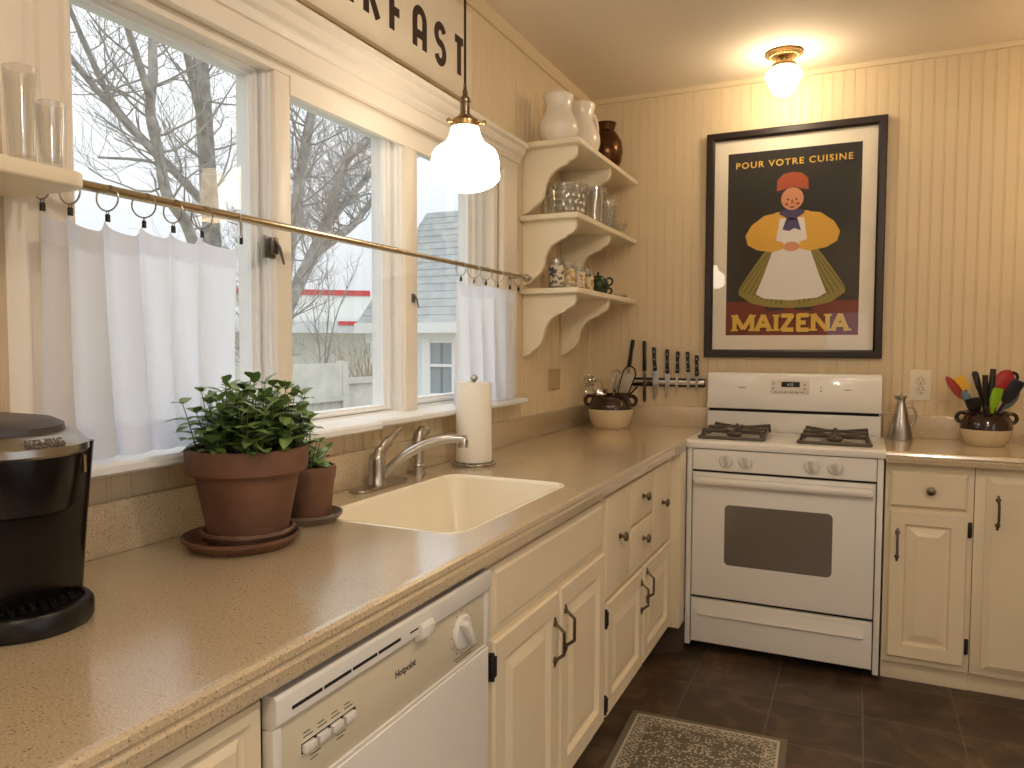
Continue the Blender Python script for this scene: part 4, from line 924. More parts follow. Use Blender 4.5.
# a plain generic cook: bell skirt, white apron, yellow blouse, hands folded in front
poly([(.30, .845), (.44, .825), (.46, .865), (.33, .87)], e_, 10); poly([(.54, .825), (.68, .845), (.66, .87), (.53, .865)], e_, 10)
sk = [(.37, .50), (.63, .50)]+[(.72+.0, .56), (.82, .66), (.90, .745), (.90, .775)]+[(.80, .825), (.65, .848), (.5, .853), (.35, .848), (.20, .825)]+[(.10, .775), (.10, .745), (.18, .66), (.28, .56)]
poly(sk, 2*e_, 5)
for k in range(23):
    f = -1+2*k/22
    if abs(f) < .1: continue
    a = (.5+f*.13, .505); b = (.5+f*.395, .80+.045*(1-abs(f)**1.6)-.045*abs(f)); w_ = .0085
    poly([(a[0]-w_*.5, a[1]), (a[0]+w_*.5, a[1]), (b[0]+w_, b[1]), (b[0]-w_, b[1])], 3*e_, 6)
poly([(.38, .335), (.62, .335), (.72, .39), (.67, .53), (.33, .53), (.28, .39)], 4*e_, 4)                       # blouse
poly([(.38, .34), (.29, .35), (.19, .40), (.145, .455), (.165, .505), (.24, .535), (.36, .550), (.44, .535), (.44, .500), (.34, .478), (.36, .42)], 7*e_, 4)
poly([(.62, .34), (.71, .35), (.81, .40), (.855, .455), (.835, .505), (.76, .535), (.64, .550), (.56, .535), (.56, .500), (.66, .478), (.64, .42)], 7*e_, 4)
poly([(.41, .37), (.59, .37), (.62, .50), (.70, .66), (.765, .775), (.70, .80), (.5, .812), (.30, .80), (.235, .775), (.30, .66), (.38, .50)], 5*e_, 3)  # apron
poly(A2(.5, .523, .062, .026, 0, 350, 16), 8*e_, 7)
poly([(.40, .345), (.5, .385), (.60, .345), (.57, .325), (.43, .325)], 8*e_, 8); poly([(.46, .37), (.54, .37), (.57, .44), (.52, .425), (.48, .44), (.43, .43)], 8*e_, 8)  # neckerchief
poly(A2(.5, .248, .112, .074, 0, 354, 24), 9*e_, 10); poly(A2(.5, .268, .084, .060, 0, 354, 24), 10*e_, 7)
poly([(.380, .225), (.385, .165), (.43, .135), (.5, .126), (.57, .135), (.615, .165), (.62, .225), (.5, .205)], 11*e_, 9)   # round cloth cap
for sx in (-1, 1): poly(A2(.5+sx*.030, .272, .009, .005, 0, 340, 8), 12*e_, 10); poly(A2(.5+sx*.042, .296, .014, .009, 0, 340, 8), 12*e_, 9)
poly([(.494, .272), (.506, .272), (.511, .294), (.489, .294)], 12*e_, 9); poly([(.474, .309), (.526, .309), (.512, .317), (.488, .317)], 12*e_, 1)
text_mb(m, 'POUR VOTRE CUISINE', lambda u, v, d: (x0+u, -.0141-d, z0+v), .030, .034, (z1-z0)*.915, sx=1.06, bold=.014, d0=e_, d1=3*e_, m=2, space=1.2)
# western slab capitals
SL = {'M': ([[(.06, 0), (.06, 1)], [(.06, 1), (.5, .12)], [(.94, 1), (.5, .12)], [(.94, 0), (.94, 1)]], [(.06, 0), (.94, 0), (.06, 1), (.94, 1)]),
      'A': ([[(.1, 0), (.5, 1)], [(.9, 0), (.5, 1)], [(.25, .34), (.75, .34)]], [(.1, 0), (.9, 0)]), 'I': ([[(.5, 0), (.5, 1)]], [(.5, 0), (.5, 1)]),
      'Z': ([[(.05, .93), (.9, .93)], [(.88, .98), (.1, .02)], [(.08, .07), (.95, .07)]], []), 'E': ([[(.18, 0), (.18, 1)], [(.1, .94), (.9, .94)], [(.18, .5), (.7, .5)], [(.1, .06), (.92, .06)]], []),
      'N': ([[(.1, 0), (.1, 1)], [(.1, 1), (.9, 0)], [(.9, 0), (.9, 1)]], [(.1, 0), (.1, 1), (.9, 1)])}
wd = {'M': .092, 'A': .078, 'I': .026, 'Z': .062, 'E': .062, 'N': .076}; u = .036
fz = lambda a, b, d: (x0+a, -.0141-d, z0+b)
tot = sum(wd[c] for c in 'MAIZENA'); gp = (.508-tot)/6
for ch in 'MAIZENA':
    w_, h = wd[ch], .076; b0 = .020
    for off, mi, th, dd in ((.004, 0, .022, 2), (0, 2, .020, 4)):
        for j, st in enumerate(SL[ch][0]): ribbon(m, [(u+a*w_+off, b0+b*h-off) for a, b in st], th, fz, dd*e_, (dd+.5+.22*j)*e_, mi=mi)
        for j, (a, b) in enumerate(SL[ch][1]):
            c_ = u+a*w_+off; y_ = b0+b*h-off; s_ = .017; yb = y_+(.004 if b == 0 else -.004); ribbon(m, [(c_-s_, yb), (c_+s_, yb)], .009, fz, dd*e_, (dd+1.45+.12*j)*e_, mi=mi)
    u += w_+gp
m.build('print', PRN, t, flat=True, keepn=True)
m = MB(); m.box(p0+.034, p1-.034, -.0205, -.0185, q0+.034, q1-.034); m.build('glazing', PICG, t)

# ================================================================ wall plates
t = thing('outlet', 'cream double outlet plate on the back wall beside the cruet', 'outlet', (1.535, -.005, 1.14))
m = MB(); m.front(FR(.0015), 1.491, 1.577, 1.076, 1.212, [(0, 0), (0, .004), (.004, .0065)]); m.build('plate', PLATEW, t, ang=20)
for z in (1.164, 1.122):
    m = MB(); m.prism([(1.534+.017*math.cos(a)*1.0, z+.0165*max(-.8, min(.8, math.sin(a)))) for a in [2*PI*k/24 for k in range(24)]], 'y', -.0095, -.007); s_ = m.build('socket', PLATEW, t)
    m = MB(); m.box(1.526, 1.5285, -.0100, -.0094, z-.001, z+.008); m.box(1.5395, 1.542, -.0100, -.0094, z, z+.007); m.lathe([(.003, 0), (.003, .0006), (1e-5, .0007)], (1.534, -.0094, z-.008), 8, M=rotto((0, -1, 0))); m.ring((1.534, -.0092, z), .0165, .0007, M=rotto((0, 1, 0)), seg=20, sub=4); m.build('slots', GAP, s_)
t = thing('light_switch', 'cream toggle switch plate on the window wall under the shelves', 'switch', (.005, -.49, 1.155))
m = MB(); m.front(FL, -.560, -.425, 1.108, 1.206, [(0, .0015), (0, .0045), (.004, .0075)]); m.build('plate', PLATE, t, ang=20)
m = MB(); m.box(.007, .016, -.500, -.484, 1.150, 1.172); m.build('toggle', PLATE, t, bevel=.002)

# ================================================================ magnetic knife strip and knives
t = thing('knife_strip', 'steel and black magnetic knife strip on the back wall left of the stove', 'knife rack', (.4, -.015, 1.13))
m = MB(); m.box(.190, .606, -.016, -.0015, 1.112, 1.154); m.build('backing', BLACKP, t, bevel=.002)
m = MB(); m.box(.192, .604, -.0195, -.0155, 1.122, 1.143); m.build('steel_bar', STEEL, t, bevel=.001)
def knife(i, top, mid, tip, bw, kind, label):
    t = thing('knife', label, 'knife', (mid[0], -.025, mid[1]), 'knives on the magnetic strip')
    T, Mi, P = Vector((top[0], 0, top[1])), Vector((mid[0], 0, mid[1])), Vector((tip[0], 0, tip[1]))
    ax = (Mi-T).normalized(); sd = Vector((-ax.z, 0, ax.x)); L = (P-Mi).length
    if sd.x < 0: sd = -sd
    fy_ = lambda p, y: (p.x, y, p.z)
    if kind == 'thin': out = [(0, -.5), (.9, -.5), (1, -.2), (.97, .35), (.88, .5), (0, .5)]
    elif kind == 'chef': out = [(-.02, -.5), (1, -.42), (.985, -.35), (.82, .12), (.60, .38), (.30, .5), (.02, .5)]
    else: out = [(0, -.5), (1, -.42), (.82, .08), (.5, .40), (.04, .48)]
    pl = [Mi+ax*(a*L)+sd*(b*bw) for a, b in out]
    m = MB(); n = len(pl); m.add([fy_(p, -.0198) for p in pl]+[fy_(p, -.0222) for p in pl], [tuple(range(n)), tuple(range(2*n-1, n-1, -1))]+[(k, (k+1) % n, n+(k+1) % n, n+k) for k in range(n)])
    m.build('blade', STEEL, t)
    h = (Mi-T).length; hw = .0105
    ho = [(0, -.7), (.0, .5), (.06, .95), (.16, 1.0), (.40, .72), (.65, .85), (.90, 1.0), (1.02, .9), (1.02, -.85), (.80, -.75), (.5, -.7), (.15, -.85)]
    pl = [T+ax*(a*h)+sd*(b*hw) for a, b in ho]; n = len(pl)
    m = MB(); m.add([fy_(p, -.0165) for p in pl]+[fy_(p, -.0315) for p in pl], [tuple(range(n)), tuple(range(2*n-1, n-1, -1))]+[(k, (k+1) % n, n+(k+1) % n, n+k) for k in range(n)])
    hd = m.build('handle', BLACKR, t, bevel=.003, segs=2)
    if kind != 'thin':
        m = MB()
        for f in (.2, .52, .85): q = T+ax*(h*f); m.lathe([(.0034, 0), (.0034, .0008), (1e-5, .001)], (q.x+.0005, -.0314, q.z), 10, M=rotto((0, -1, 0)))
        m.build('rivets', STEEL, hd)
KN = [((.246, 1.346), (.226, 1.212), (.212, 1.03), .016, 'thin', 'long knife with curved black handle, first from the corner'), ((.304, 1.340), (.306, 1.190), (.312, 1.030), .016, 'thin', 'long narrow-bladed knife with plain black handle, second from the corner'),
      ((.352, 1.308), (.360, 1.190), (.368, 1.042), .034, 'chef', 'wide chef knife with riveted black handle, third from the corner'), ((.420, 1.298), (.422, 1.178), (.430, 1.052), .026, 'chef', 'medium chef knife with riveted black handle, fourth from the corner'),
      ((.473, 1.288), (.472, 1.180), (.473, 1.074), .016, 'util', 'slim utility knife with riveted black handle, fifth from the corner'), ((.521, 1.287), (.526, 1.186), (.528, 1.092), .020, 'util', 'short broad-handled knife, sixth from the corner'), ((.566, 1.270), (.568, 1.168), (.571, 1.092), .016, 'util', 'smallest paring knife, nearest the stove')]
for i, k in enumerate(KN): knife(i, *k)
# ================================================================ stoneware crocks and their tools
def crock(c, s, label, yaw, w=1., sp=0.):
    t = thing('crock', label, 'crock', c)
    B = lambda p: [(r*s*w, z*s) for r, z in p]
    m = MB(); m.lathe(B([(.080, 0), (.083, .002), (.100, .030), (.110, .060), (.112, .072), (.1122, .072+sp)]), c, 40, caps=False); m.lathe(B([(.080, 0), (1e-5, 0)]), c, 40, caps=False)
    m.build('base', CREAMG, t)
    m = MB(); m.lathe(B([(.1122, .072+sp), (.112, .085+sp*.6), (.108, .105), (.100, .122), (.094, .130), (.095, .140), (.102, .147), (.098, .149), (.088, .140), (.088, .128), (.104, .09), (.102, .06), (.075, .010), (1e-5, .009)]), c, 40, caps=False)
    m.build('glazed_rim', BROWNG, t)
    for sg in (0, PI):
        m = MB(); a = yaw+sg; d = Vector((math.cos(a), math.sin(a), 0)); q = Matrix.Rotation(a, 3, 'Z') @ Matrix.Rotation(PI/2, 3, 'X')
        m.ring(Vector(c)+d*(.104*s*w)+Vector((0, 0, .120*s)), .021*s, .0085*s, M=q, seg=22, sub=8); m.build('ear', BROWNG, t)
    return t
CL = Vector((.190, -.215, .9145)); CR = Vector((1.762, -.165, .9145))
crock(CL, 1.10, 'brown and cream crock with steel tools, in the counter corner', .3, .88, .012)
crock(CR, .92, 'brown and cream crock with coloured spatulas, right of the stove', .05, .90)
GU = 'cooking tools in the right crock'; GLT = 'steel tools in the corner crock'
def tool(name, base, tip, r, hm, label, cat, group, head=None, headm=None, seg=10, hr=None):
    """a rod from inside the crock up to tip; head(m, tip, dir, side) builds the working end"""
    b, p = Vector(base), Vector(tip); t = thing(name, label, cat, b, group)
    m = MB(); m.tube([b, b.lerp(p, .5), p], hr or [r, r, r], seg); m.build('handle', hm, t)
    if head:
        d = (p-b).normalized(); sd = Vector((1, 0, 0)); sd = (sd-d*sd.dot(d)).normalized()
        m = MB(); head(m, p, d, sd); m.build('head', headm, t, ang=50)
    return t
def paddle(L, W, th=.004, prof=((0, .25), (.15, .7), (.4, 1), (.8, 1), (1, .75)), tw=0.):
    def f(m, p, d, sd):
        s = Matrix.Rotation(tw, 3, d) @ sd; n = d.cross(s); vs = []
        for a, w in prof:
            for k, h in ((-1, 0), (-.6, 1), (.6, 1), (1, 0), (.6, -1), (-.6, -1)): vs.append(p+d*(a*L)+s*(w*W/2*k)+n*(th*h))
        N = len(prof); fs = [(i*6+k, i*6+(k+1) % 6, (i+1)*6+(k+1) % 6, (i+1)*6+k) for i in range(N-1) for k in range(6)]+[tuple(range(6)), tuple(N*6-1-k for k in range(6))]
        m.add(vs, fs)
    return f
OV = ((0, .2), (.12, .62), (.3, .92), (.5, 1), (.7, .92), (.88, .62), (.97, .3), (1, .08))
ib = lambda dx, dy: CR+Vector((dx, dy, .014))
at = lambda x, z, y=-.16: Vector((x, y, z))
tool('spatula', ib(.04, .0), at(1.680, 1.098, -.18), .004, RUST, 'rust red flat spatula leaning far left in the right crock', 'spatula', GU, paddle(.115, .038, .003, OV, .4), RUST)
tool('pastry_brush', ib(.035, .02), at(1.688, 1.135, -.13), .006, BLACKP, 'yellow-headed pastry brush in the right crock', 'brush', GU, lambda m, p, d, sd: (m.box(-.022, .022, -.007, .007, 0, .060, M=rotto(d)), setattr(m, 'v', [(a+p.x, b+p.y, c+p.z) for a, b, c in m.v])), YEL)
tool('spoon', ib(.02, -.02), at(1.697, 1.090, -.19), .004, SLATEB, 'grey-blue spoon between the rust and black tools, right crock', 'spoon', GU, paddle(.05, .032, .005, OV), SLATEB)
tool('spatula', ib(.03, .03), at(1.742, 1.130, -.12), .008, BLACKR, 'thick round-ended black handle beside the yellow brush, right crock', 'spatula', GU, lambda m, p, d, sd: m.tube([p, p+d*.02, p+d*.075, p+d*.085], [.008, .0115, .0125, .006], 12), BLACKR)
tool('ladle', ib(.0, -.01), at(1.722, 1.046, -.205), .005, BLACKP, 'broad black turner low at the front left of the right crock', 'ladle', GU, paddle(.065, .052, .004, ((0, .3), (.2, .8), (.5, 1), (.9, 1), (1, .8))), BLACKP)
t = tool('can_opener', ib(.01, .0), at(1.762, 1.075, -.19), .008, STEEL, 'steel tongs with two black grips upright in the right crock', 'tongs', GU, lambda m, p, d, sd: (m.tube([p, p+Vector((-.010, 0, .06)), p+Vector((-.012, 0, .125))], [.007, .0115, .010], 10), m.tube([p, p+Vector((.012, .01, .07)), p+Vector((.016, .012, .150))], [.006, .012, .010], 10)), BLACKR)
t.name = 'tongs'
tool('spatula', ib(-.01, -.03), at(1.775, 1.068, -.225), .0065, LIME, 'lime green spatula leaning right at the front of the right crock', 'spatula', GU, paddle(.085, .040, .004, ((0, .3), (.15, .75), (.4, 1), (.85, 1), (1, .85)), .2), LIME)
tool('spoon', ib(-.03, .0), at(1.798, 1.110, -.15), .006, RED, 'large bright red oval spoon, right crock', 'spoon', GU, paddle(.118, .078, .007, OV, .1), RED)
t = tool('ladle', ib(-.03, .03), at(1.845, 1.175, -.12), .007, BLACKP, 'black handle with ring end at the right of the right crock', 'ladle', GU, lambda m, p, d, sd: m.ring(p+d*.018, .018, .006, M=rotto((.2, 1, 0)), seg=18), BLACKP)
tool('spatula', ib(-.03, -.02), at(1.815, 1.088, -.20), .006, NAVY, 'dark navy broad spatula fanning right from the right crock', 'spatula', GU, paddle(.105, .055, .005, ((0, .3), (.12, .7), (.35, 1), (.9, .95), (1, .7)), .3), NAVY)
tool('spatula', ib(-.04, .0), at(1.820, 1.064, -.17), .004, SLATEB, 'pale grey-blue spatula lowest at the right of the right crock', 'spatula', GU, paddle(.085, .036, .003, OV, .3), SLATEB)
# corner crock: whisks, masher, grater, long spoon
il = lambda dx, dy: CL+Vector((dx, dy, .016))
def whisk(R, L, n=5):
    def f(m, p, d, sd):
        n2 = d.cross(sd)
        for k in range(n):
            a = PI*k/n; s = sd*math.cos(a)+n2*math.sin(a)
            m.tube([p+d*(L*u)+s*(R*w) for u, w in ((0, .1), (.3, .62), (.6, 1), (.85, .8), (1, .0), (.85, -.8), (.6, -1), (.3, -.62), (0, -.1))], .0019, 5)
    return f
tool('whisk', il(-.01, .03), at(.185, 1.085, -.14), .005, STEEL, 'upright steel balloon whisk at the back of the corner crock', 'whisk', GLT, whisk(.036, .115), STEEL)
tool('whisk', il(.03, .0), at(.135, 1.050, -.20), .005, STEEL, 'wide steel loop whisk leaning left in the corner crock', 'whisk', GLT, whisk(.050, .11, 4), STEEL)
tool('cookie_press', il(.05, -.01), at(.085, 1.135, -.23), .004, STEEL, 'steel flower-headed tool leaning over the left rim of the corner crock', 'masher', GLT, lambda m, p, d, sd: [m.sphere(p+Vector((.024*math.cos(a), 0, .024*math.sin(a)+.01)), .0095, 8) for a in [2*PI*k/7 for k in range(7)]]+[m.sphere(p+Vector((0, 0, .01)), .012, 8)], STEEL)
tool('ladle', il(.0, -.03), at(.172, 1.062, -.26), .005, STEEL, 'small steel ladle bowl at the front of the corner crock', 'ladle', GLT, lambda m, p, d, sd: m.lathe([(1e-5, -.018), (.020, -.012), (.030, .004), (.033, .016), (.030, .014), (.018, -.008), (1e-5, -.014)], p+d*.018, 18, M=rotto((-.3, -.8, .5))), STEEL)
tool('serving_spoon', il(-.05, .0), at(.325, 1.118, -.22), .0045, DARKMET, 'dark spoon handle leaning over the right rim of the corner crock', 'spoon', GLT)
b, p = il(-.04, .01), Vector((.245, -.20, 1.075)); t = thing('grater', 'steel hand grater with looped black rim leaning right in the corner crock', 'grater', b, GLT)
d = Vector((.30, 0, .95)).normalized(); sd = Vector((.95, 0, -.30)); n = Vector((0, -1, 0))
m = MB(); m.tube([b, p], .004, 8); m.tube([p-sd*.026, p+d*.115-sd*.032, p+d*.14-sd*.018, p+d*.146, p+d*.14+sd*.018, p+d*.115+sd*.032, p+sd*.026, p-sd*.026], .004, 8); m.build('handle', BLACKP, t)
m = MB(); W0, W1 = .026, .031
m.add([p-sd*W0, p+sd*W0, p+d*.105+sd*W1, p+d*.105-sd*W1]+[q+n*.0025 for q in (p-sd*W0, p+sd*W0, p+d*.105+sd*W1, p+d*.105-sd*W1)], [(0, 1, 2, 3), (7, 6, 5, 4), (0, 4, 5, 1), (1, 5, 6, 2), (2, 6, 7, 3), (3, 7, 4, 0)])
for i in range(9):
    for j in range(5): m.sphere(p+d*(.010+.0105*i)+sd*(-.020+.010*j+.003*(i % 2))+n*.0028, .0028, 6)
m.build('plate', STEEL, t)
# steel oil cruet
OC = (1.457, -.118, .9145)
t = thing('oil_cruet', 'conical brushed steel oil cruet with handle beside the stove', 'cruet', OC)
m = MB(); m.lathe([(.046, 0), (.047, .004), (.036, .07), (.026, .115), (.0165, .152), (.013, .165), (.014, .172), (.021, .188), (.016, .189), (.009, .172), (1e-5, .171)], OC, 36, caps=False); m.lathe([(.046, 0), (1e-5, 0)], OC, 36, caps=False); m.build('body', NICKEL, t)
m = MB(); m.lathe([(.012, .172), (.010, .186), (.004, .192), (.004, .202), (1e-5, .203)], OC, 16); m.build('stopper', NICKEL, t)
m = MB(); m.tube(spline([(OC[0]+.020, OC[1], OC[2]+.135), (OC[0]+.045, OC[1], OC[2]+.138), (OC[0]+.056, OC[1], OC[2]+.105), (OC[0]+.046, OC[1], OC[2]+.070), (OC[0]+.034, OC[1], OC[2]+.055)]), .0045, 8); m.build('handle', NICKEL, t)
m = MB(); m.tube([(OC[0]-.010, OC[1]-.004, OC[2]+.165), (OC[0]-.030, OC[1]-.01, OC[2]+.190)], [.006, .003], 8); m.build('spout', NICKEL, t)

# ================================================================ rug
def rug_mat():
    m = mat('woven_grey_beige_rug', C(92, 84, 70), .95, spec=.1)
    nt = m.node_tree; b = nt.nodes['Principled BSDF']; L = nt.links
    tc = nt.nodes.new('ShaderNodeTexCoord'); sx = nt.nodes.new('ShaderNodeSeparateXYZ'); L.new(tc.outputs['Object'], sx.inputs[0])
    def mth(op, a, b_=None, c=None):
        n = nt.nodes.new('ShaderNodeMath'); n.operation = op
        for i, v in enumerate((a, b_, c)):
            if v is None: continue
            if hasattr(v, 'links'): L.new(v, n.inputs[i])
            else: n.inputs[i].default_value = v
        return n.outputs[0]
    ax = mth('ABSOLUTE', sx.outputs[0]); ay = mth('ABSOLUTE', sx.outputs[1])
    ed = mth('MINIMUM', mth('SUBTRACT', .260, ax), mth('SUBTRACT', .43, ay))           # distance to the rug's edge
    # small pale motifs: mirrored across the rug's own axes, so they repeat like a woven design
    cb = nt.nodes.new('ShaderNodeCombineXYZ'); L.new(ax, cb.inputs[0]); L.new(ay, cb.inputs[1])
    v = nt.nodes.new('ShaderNodeTexVoronoi'); v.inputs['Scale'].default_value = 105; v.distance = 'MANHATTAN'; L.new(cb.outputs[0], v.inputs['Vector'])
    dots = mth('LESS_THAN', v.outputs['Distance'], .58)
    n = nt.nodes.new('ShaderNodeTexNoise'); n.inputs['Scale'].default_value = 26; n.inputs['Detail'].default_value = 3; L.new(cb.outputs[0], n.inputs['Vector'])
    area = mth('GREATER_THAN', n.outputs['Fac'], .44)
    dia = mth('FRACT', mth('MULTIPLY', mth('ADD', mth('MULTIPLY', ax, 1.3), ay), 9.)); band = mth('LESS_THAN', dia, .16)
    fld = mth('MULTIPLY', dots, mth('MAXIMUM', area, band))
    b1 = mth('MULTIPLY', mth('GREATER_THAN', ed, .022), mth('LESS_THAN', ed, .030)); b2 = mth('MULTIPLY', mth('GREATER_THAN', ed, .030), mth('LESS_THAN', ed, .075))
    ck = nt.nodes.new('ShaderNodeTexChecker'); ck.inputs['Scale'].default_value = 95; L.new(cb.outputs[0], ck.inputs['Vector'])
    bord = mth('MULTIPLY', b2, mth('MAXIMUM', dots, mth('MULTIPLY', ck.outputs['Fac'], .55)))
    pat = mth('MAXIMUM', mth('MAXIMUM', mth('MULTIPLY', fld, mth('GREATER_THAN', ed, .078)), bord), mth('MULTIPLY', b1, mth('LESS_THAN', dia, 2)))
    mx = nt.nodes.new('ShaderNodeMixRGB'); L.new(pat, mx.inputs[0]); mx.inputs[1].default_value = C(116, 110, 98); mx.inputs[2].default_value = C(204, 196, 178)
    eg = nt.nodes.new('ShaderNodeMixRGB'); L.new(mth('LESS_THAN', ed, .020), eg.inputs[0]); L.new(mx.outputs[0], eg.inputs[1]); eg.inputs[2].default_value = C(128, 120, 106)
    L.new(eg.outputs[0], b.inputs['Base Color'])
    n2 = nt.nodes.new('ShaderNodeTexNoise'); n2.inputs['Scale'].default_value = 400; L.new(tc.outputs['Object'], n2.inputs['Vector'])
    bp = nt.nodes.new('ShaderNodeBump'); bp.inputs['Strength'].default_value = .5; bp.inputs['Distance'].default_value = .004; L.new(n2.outputs['Fac'], bp.inputs['Height']); L.new(bp.outputs[0], b.inputs['Normal'])
    return m
m = MB(); m.box(-.260, .260, -.43, .43, .001, .009); o = m.build('rug', rug_mat(), bevel=.003); o.location = (.858, -1.580, 0); o.rotation_euler.z = math.radians(2.2)
tag(o, 'small grey and beige patterned woven rug on the slate floor', 'rug')

# ================================================================ outdoors
GZ = -.75
m = MB(); m.box(-60, -.3, -40, 60, GZ-.2, GZ); struct(m.build('ground', mat('winter_lawn', C(170, 164, 146), .95, var=.3, vscale=1.5)), 'dull winter lawn outside the windows', 'ground')
BARK = mat('grey_bark', C(160, 155, 148), .9, var=.35, vscale=9, bump=.5, bscale=30); TWIG = mat('twig_bark', C(158, 154, 148), .9)
def grow(m, p, d, L, r, depth, rn, seg=5, up=.12, smin=.0026):
    pts = [p]; dd = d.normalized(); n = 5
    for k in range(n):
        dd = (dd+Vector((rn.uniform(-1, 1), rn.uniform(-1, 1), rn.uniform(-.6, 1)))*.34+Vector((0, 0, up*.3))).normalized(); pts.append(pts[-1]+dd*(L/n))
    m.tube(pts, [r*(1-.55*k/n) for k in range(n+1)], seg if r > .012 else 4)
    if depth <= 0: return
    for k in range(rn.choice((3, 4))):
        i = rn.randint(1, n); q = pts[i]; s = Vector((rn.uniform(-1, 1), rn.uniform(-1, 1), rn.uniform(-.5, .9)))
        nd = (dd*.7+s*.9).normalized(); grow(m, q, nd, L*rn.uniform(.5, .8), max(smin, r*(1-.55*i/n)*rn.uniform(.4, .62)), depth-1, rn, seg, up, smin)
def tree(label, limbs, seed, depth=3, loc=None, dens=2):
    rn = random.Random(seed); t = thing('bare_tree', label, 'tree', loc or limbs[0][0][0], 'bare winter trees outside')
    tr = MB(); tw = MB()
    for pts, r0, r1 in limbs:
        sp = spline(pts, 5); n = len(sp); tr.tube(sp, [r0+(r1-r0)*k/(n-1) for k in range(n)], 12)
        for k in range(6 if sp[0].z < 0 else 3, n, 2):
            for _ in range(dens):
                if rn.random() < .7:
                    rr_ = r0+(r1-r0)*k/(n-1); s = Vector((rn.uniform(-1, 1), rn.uniform(-1, 1), rn.uniform(-.2, 1))).normalized()
                    grow(tw, sp[k], s, rn.uniform(.5, 1.1), min(.014, rr_*.3), depth, rn, 5)
    tr.build('trunk', BARK, t); w_ = tw.build('twigs', TWIG, t); return t
V = lambda L: [Vector(p) for p in L]
gz = lambda x, y: (x, y, GZ)
tree('tallest grey tree with straight trunk, outside the near window', [
    ([(-6, 3.2, GZ), (-6, 3.17, 1.5), (-6.02, 3.15, 2.62), (-6, 3.05, 3.93), (-5.95, 2.95, 4.85), (-5.9, 2.87, 5.87), (-5.8, 2.8, 7.2)], .13, .07),
    ([(-6, 3.07, 3.1), (-5.9, 2.97, 3.74), (-5.7, 2.62, 4.27), (-5.4, 2.2, 4.73), (-5.2, 1.85, 5.1)], .062, .03),
    ([(-6, 3.08, 3.0), (-6.1, 2.49, 3.49), (-6.2, 2.01, 3.92), (-6.2, 1.69, 4.42), (-6.1, 1.40, 4.8)], .052, .022),
    ([(-6, 3.08, 2.95), (-5.9, 2.66, 3.2), (-5.8, 2.13, 3.32), (-5.7, 1.41, 3.2)], .03, .012)], 11, 2)
tree('forked grey tree leaning left of the tallest trunk, outside the near window', [
    ([(-5.1, 2.75, GZ), (-5.2, 2.27, 1.81), (-5.2, 2.07, 2.53), (-5.2, 1.8, 2.86), (-5.2, 1.71, 3.26), (-5.2, 1.62, 3.64), (-5.2, 1.66, 4.05), (-5.2, 1.67, 4.4), (-5.2, 1.76, 5.2)], .066, .040),
    ([(-5.2, 1.62, 3.60), (-5.1, 1.54, 3.72), (-4.9, 1.18, 4.16), (-4.8, .95, 4.48), (-4.7, .81, 4.9)], .042, .022),
    ([(-5.2, 1.70, 3.22), (-5.3, 1.25, 3.62), (-5.4, .88, 4.03), (-5.4, .55, 4.5)], .040, .018)], 23, 2)
tree('dark leaning tree with upright forks, outside the middle window', [
    ([(-6.5, 3.6, GZ), (-6.5, 4.3, .7), (-6.5, 4.80, 1.5), (-6.5, 5.2, 2.16), (-6.5, 5.76, 2.97), (-6.5, 6.19, 3.79), (-6.5, 6.46, 4.39), (-6.4, 7.08, 4.95), (-6.3, 7.91, 5.8)], .13, .06),
    ([(-6.5, 5.73, 2.95), (-6.5, 6.21, 3.5), (-6.6, 7.28, 4.35), (-6.7, 8.41, 5.3)], .075, .035),
    ([(-6.5, 5.68, 2.78), (-6.6, 6.42, 3.17), (-6.7, 6.92, 3.42), (-6.7, 7.36, 3.82), (-6.8, 8.5, 4.8)], .080, .045)], 31, 3, dens=4)
tree('slim grey tree seen beside the first mullion, outside the middle window', [
    ([(-5, 2.85, GZ), (-5, 3.08, .9), (-5, 3.28, 2.0), (-5, 3.48, 2.85), (-5, 3.63, 3.56), (-5, 3.80, 4.18), (-5, 4.09, 5.22)], .085, .055)], 44, 3, dens=4)
def sapling(label, limbs, seed):
    rn = random.Random(seed); t = thing('sapling', label, 'sapling', limbs[0][0]); m = MB()
    for pts in limbs:
        sp = spline(pts, 4); n = len(sp); m.tube(sp, [.018-.012*k/(n-1) for k in range(n)], 6)
        for k in range(4, n): grow(m, sp[k], Vector((rn.uniform(-.5, .5), rn.uniform(-.6, .6), .8)), .6, .007, 1, rn, 4)
    m.build('stems', TWIG, t)
sapling('thin bare sapling with upright twigs beyond the fence', [[(-7, 6.36, GZ), (-7, 6.36, 1.06), (-7, 6.31, 1.38), (-7, 6.17, 2.09)], [(-7, 6.49, GZ), (-7, 6.49, 1.05), (-7, 6.61, 1.95), (-7, 6.57, 2.61)], [(-7, 6.5, .9), (-7, 6.77, 1.76), (-7, 7.32, 2.66)]], 5)
rn = random.Random(9); t = thing('winter_shrub', 'tangled tan winter shrub right of the sapling', 'shrub', (-7, 7.6, GZ)); m = MB()
for k in range(70):
    a = rn.uniform(0, 2*PI); r = .15*rn.random(); b = Vector((-7+r*math.cos(a), 7.6+r*math.sin(a), GZ)); grow(m, b, Vector((.35*math.cos(a), .35*math.sin(a), 1)), rn.uniform(1.3, 2.2), .014, 1, rn, 4)
m.build('stems', mat('tan_twigs', C(168, 150, 124), .9), t)
